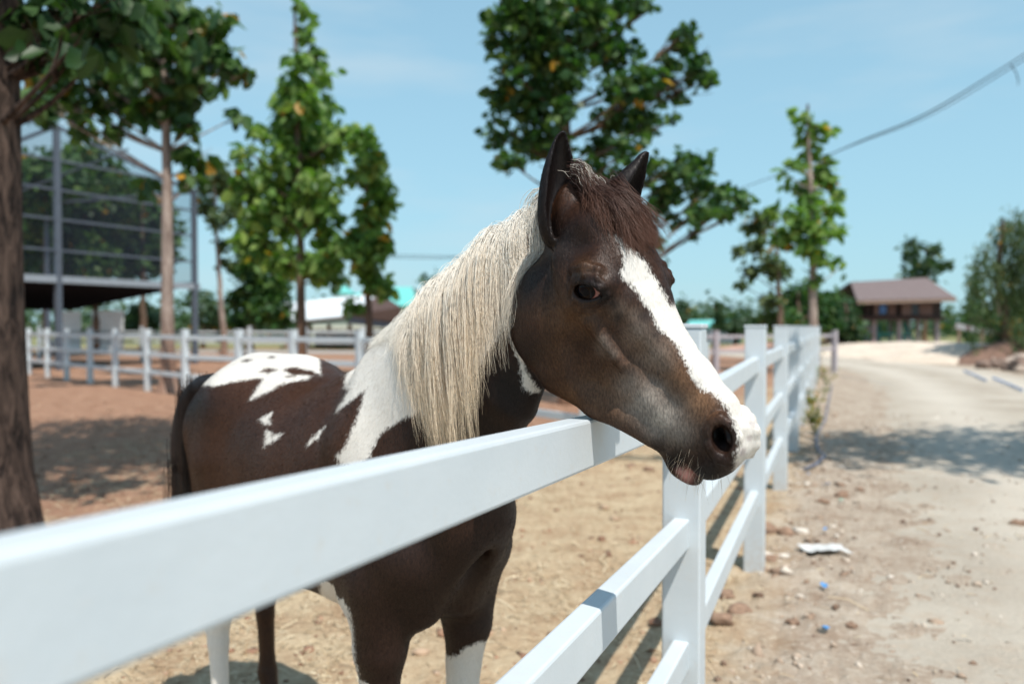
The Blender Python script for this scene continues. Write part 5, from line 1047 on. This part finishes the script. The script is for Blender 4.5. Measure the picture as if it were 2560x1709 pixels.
for i, (x, y, r, lab) in enumerate(cl):
    g = ground_at(x, y, 0); rock('dirt_clod', lab, 'clod', (g[0], g[1], gheight(g[0], g[1]) + r * .12), r * .85, clodm, 'clods along the fence', 100 + i, .6, 3)
def scatter(name, lab, n, area, size, mat, seed, blades=False, dens=None):
    rng = np.random.default_rng(seed); x = rng.uniform(area[0], area[1], n * 3); y = area[2] + (area[3] - area[2]) * rng.uniform(0, 1, n * 3) ** 1.6
    keep = dens(x, y, rng); x = x[keep][:n]; y = y[keep][:n]; n = len(x); z = gheight(x, y); z = np.where((fside(x, y) > .9), z + .01, z); s = size * rng.lognormal(0, .55, n)
    if blades:
        a = rng.uniform(0, 6.28, n); d = np.stack([np.cos(a), np.sin(a), rng.normal(.0, .22, n)], 1); sd_ = np.stack([-np.sin(a), np.cos(a), rng.normal(0, .3, n)], 1); c = np.stack([x, y, z + rng.uniform(0, .012, n)], 1)
        L = s[:, None] * rng.uniform(.5, 1.4, (n, 1)); W = .0016 * rng.uniform(.7, 1.8, (n, 1)); bend = np.stack([0 * a, 0 * a, rng.uniform(0, .3, n)], 1) * L
        V = np.stack([c - d * L - sd_ * W, c - d * L + sd_ * W, c + sd_ * W + bend, c - sd_ * W + bend, c + d * L + sd_ * W, c + d * L - sd_ * W], 1).reshape(-1, 3); b = np.arange(n)[:, None] * 6
        Q = np.concatenate([b + [0, 1, 2, 3], b + [3, 2, 4, 5]], 1).reshape(-1, 4); rep = 6
    else:
        ico = np.array([(0, 0, 1), (.89, 0, .45), (.28, .85, .45), (-.72, .53, .45), (-.72, -.53, .45), (.28, -.85, .45), (.72, .53, -.45), (-.28, .85, -.45), (-.89, 0, -.45), (-.28, -.85, -.45), (.72, -.53, -.45), (0, 0, -1)])
        fi = np.array([(0, 1, 2), (0, 2, 3), (0, 3, 4), (0, 4, 5), (0, 5, 1), (1, 6, 2), (2, 7, 3), (3, 8, 4), (4, 9, 5), (5, 10, 1), (6, 7, 2), (7, 8, 3), (8, 9, 4), (9, 10, 5), (10, 6, 1), (11, 7, 6), (11, 8, 7), (11, 9, 8), (11, 10, 9), (11, 6, 10)])
        V = (ico[None] * (1 + rng.normal(0, .34, (n, 12, 1)))) * s[:, None, None] * np.stack([rng.uniform(.7, 1.3, n), rng.uniform(.7, 1.3, n), rng.uniform(.4, .8, n)], 1)[:, None] + np.stack([x, y, z + s * .15], 1)[:, None]
        V = V.reshape(-1, 3); Q = (np.arange(n)[:, None, None] * 12 + fi[None]).reshape(-1, 3); rep = 12
    return tag(mesh_obj(name, V, Q, mat, None, not blades, dict(rnd=np.repeat(rng.uniform(0, 1, n), rep))), lab, name.replace('_', ' '), None, 'stuff')
def stuff_mat(name, stops, rough=.9):
    m, nt, b = new_mat(name, rough, .2); nt.links.new(ramp(nt, attr(nt, 'rnd')[2], stops), b.inputs['Base Color']); return m
strawm = stuff_mat('straw', [(0, (.30, .20, .11)), (.5, (.52, .40, .25)), (1, (.70, .60, .42))], .6); gravm = stuff_mat('crumbs', [(0, (.16, .10, .07)), (.4, (.34, .24, .17)), (.8, (.56, .47, .38)), (1, (.70, .64, .56))])
patch = lambda x, y, sc, t, seed=0: fbm(x * sc, y * sc, 3, seed) > t
scatter('straw_litter', 'dry straw and hay trodden into the paddock soil', 38000, (-5, 4.5, .8, 10), .021, strawm, 5, True, lambda x, y, r: (fside(x, y) < -.05) & (patch(x, y, .9, .42, 2) | (r.random(len(x)) < .25)))
scatter('straw_litter', 'few dry stalks lying on the verge and the road', 1500, (0, 9, .5, 9), .022, strawm, 6, True, lambda x, y, r: fside(x, y) > .05)
scatter('soil_crumbs', 'brown crumbs and pebbles on the verge and the road', 9000, (.2, 9, .6, 13), .0060, gravm, 7, False, lambda x, y, r: (fside(x, y) > .02) & (r.random(len(x)) < np.clip(1.3 - fside(x, y) * .35, .12, 1)) & (patch(x, y, 1.6, .45, 5) | (r.random(len(x)) < .3)))
scatter('soil_crumbs', 'lumps of loose brown soil thrown up along the foot of the fence', 2600, (0, 7, 1.2, 14), .0135, gravm, 8, False, lambda x, y, r: (np.abs(fside(x, y) - .22) < .34 * r.random(len(x)) ** .5) & patch(x, y, 1.3, .46, 11))
scatter('soil_crumbs', 'crumbs of red soil scattered over the paddock', 5000, (-9, 4, 1.5, 15), .012, stuff_mat('red_crumbs', [(0, (.16, .085, .055)), (.6, (.36, .21, .135)), (1, (.50, .36, .25))]), 9, False, lambda x, y, r: fside(x, y) < -.1)
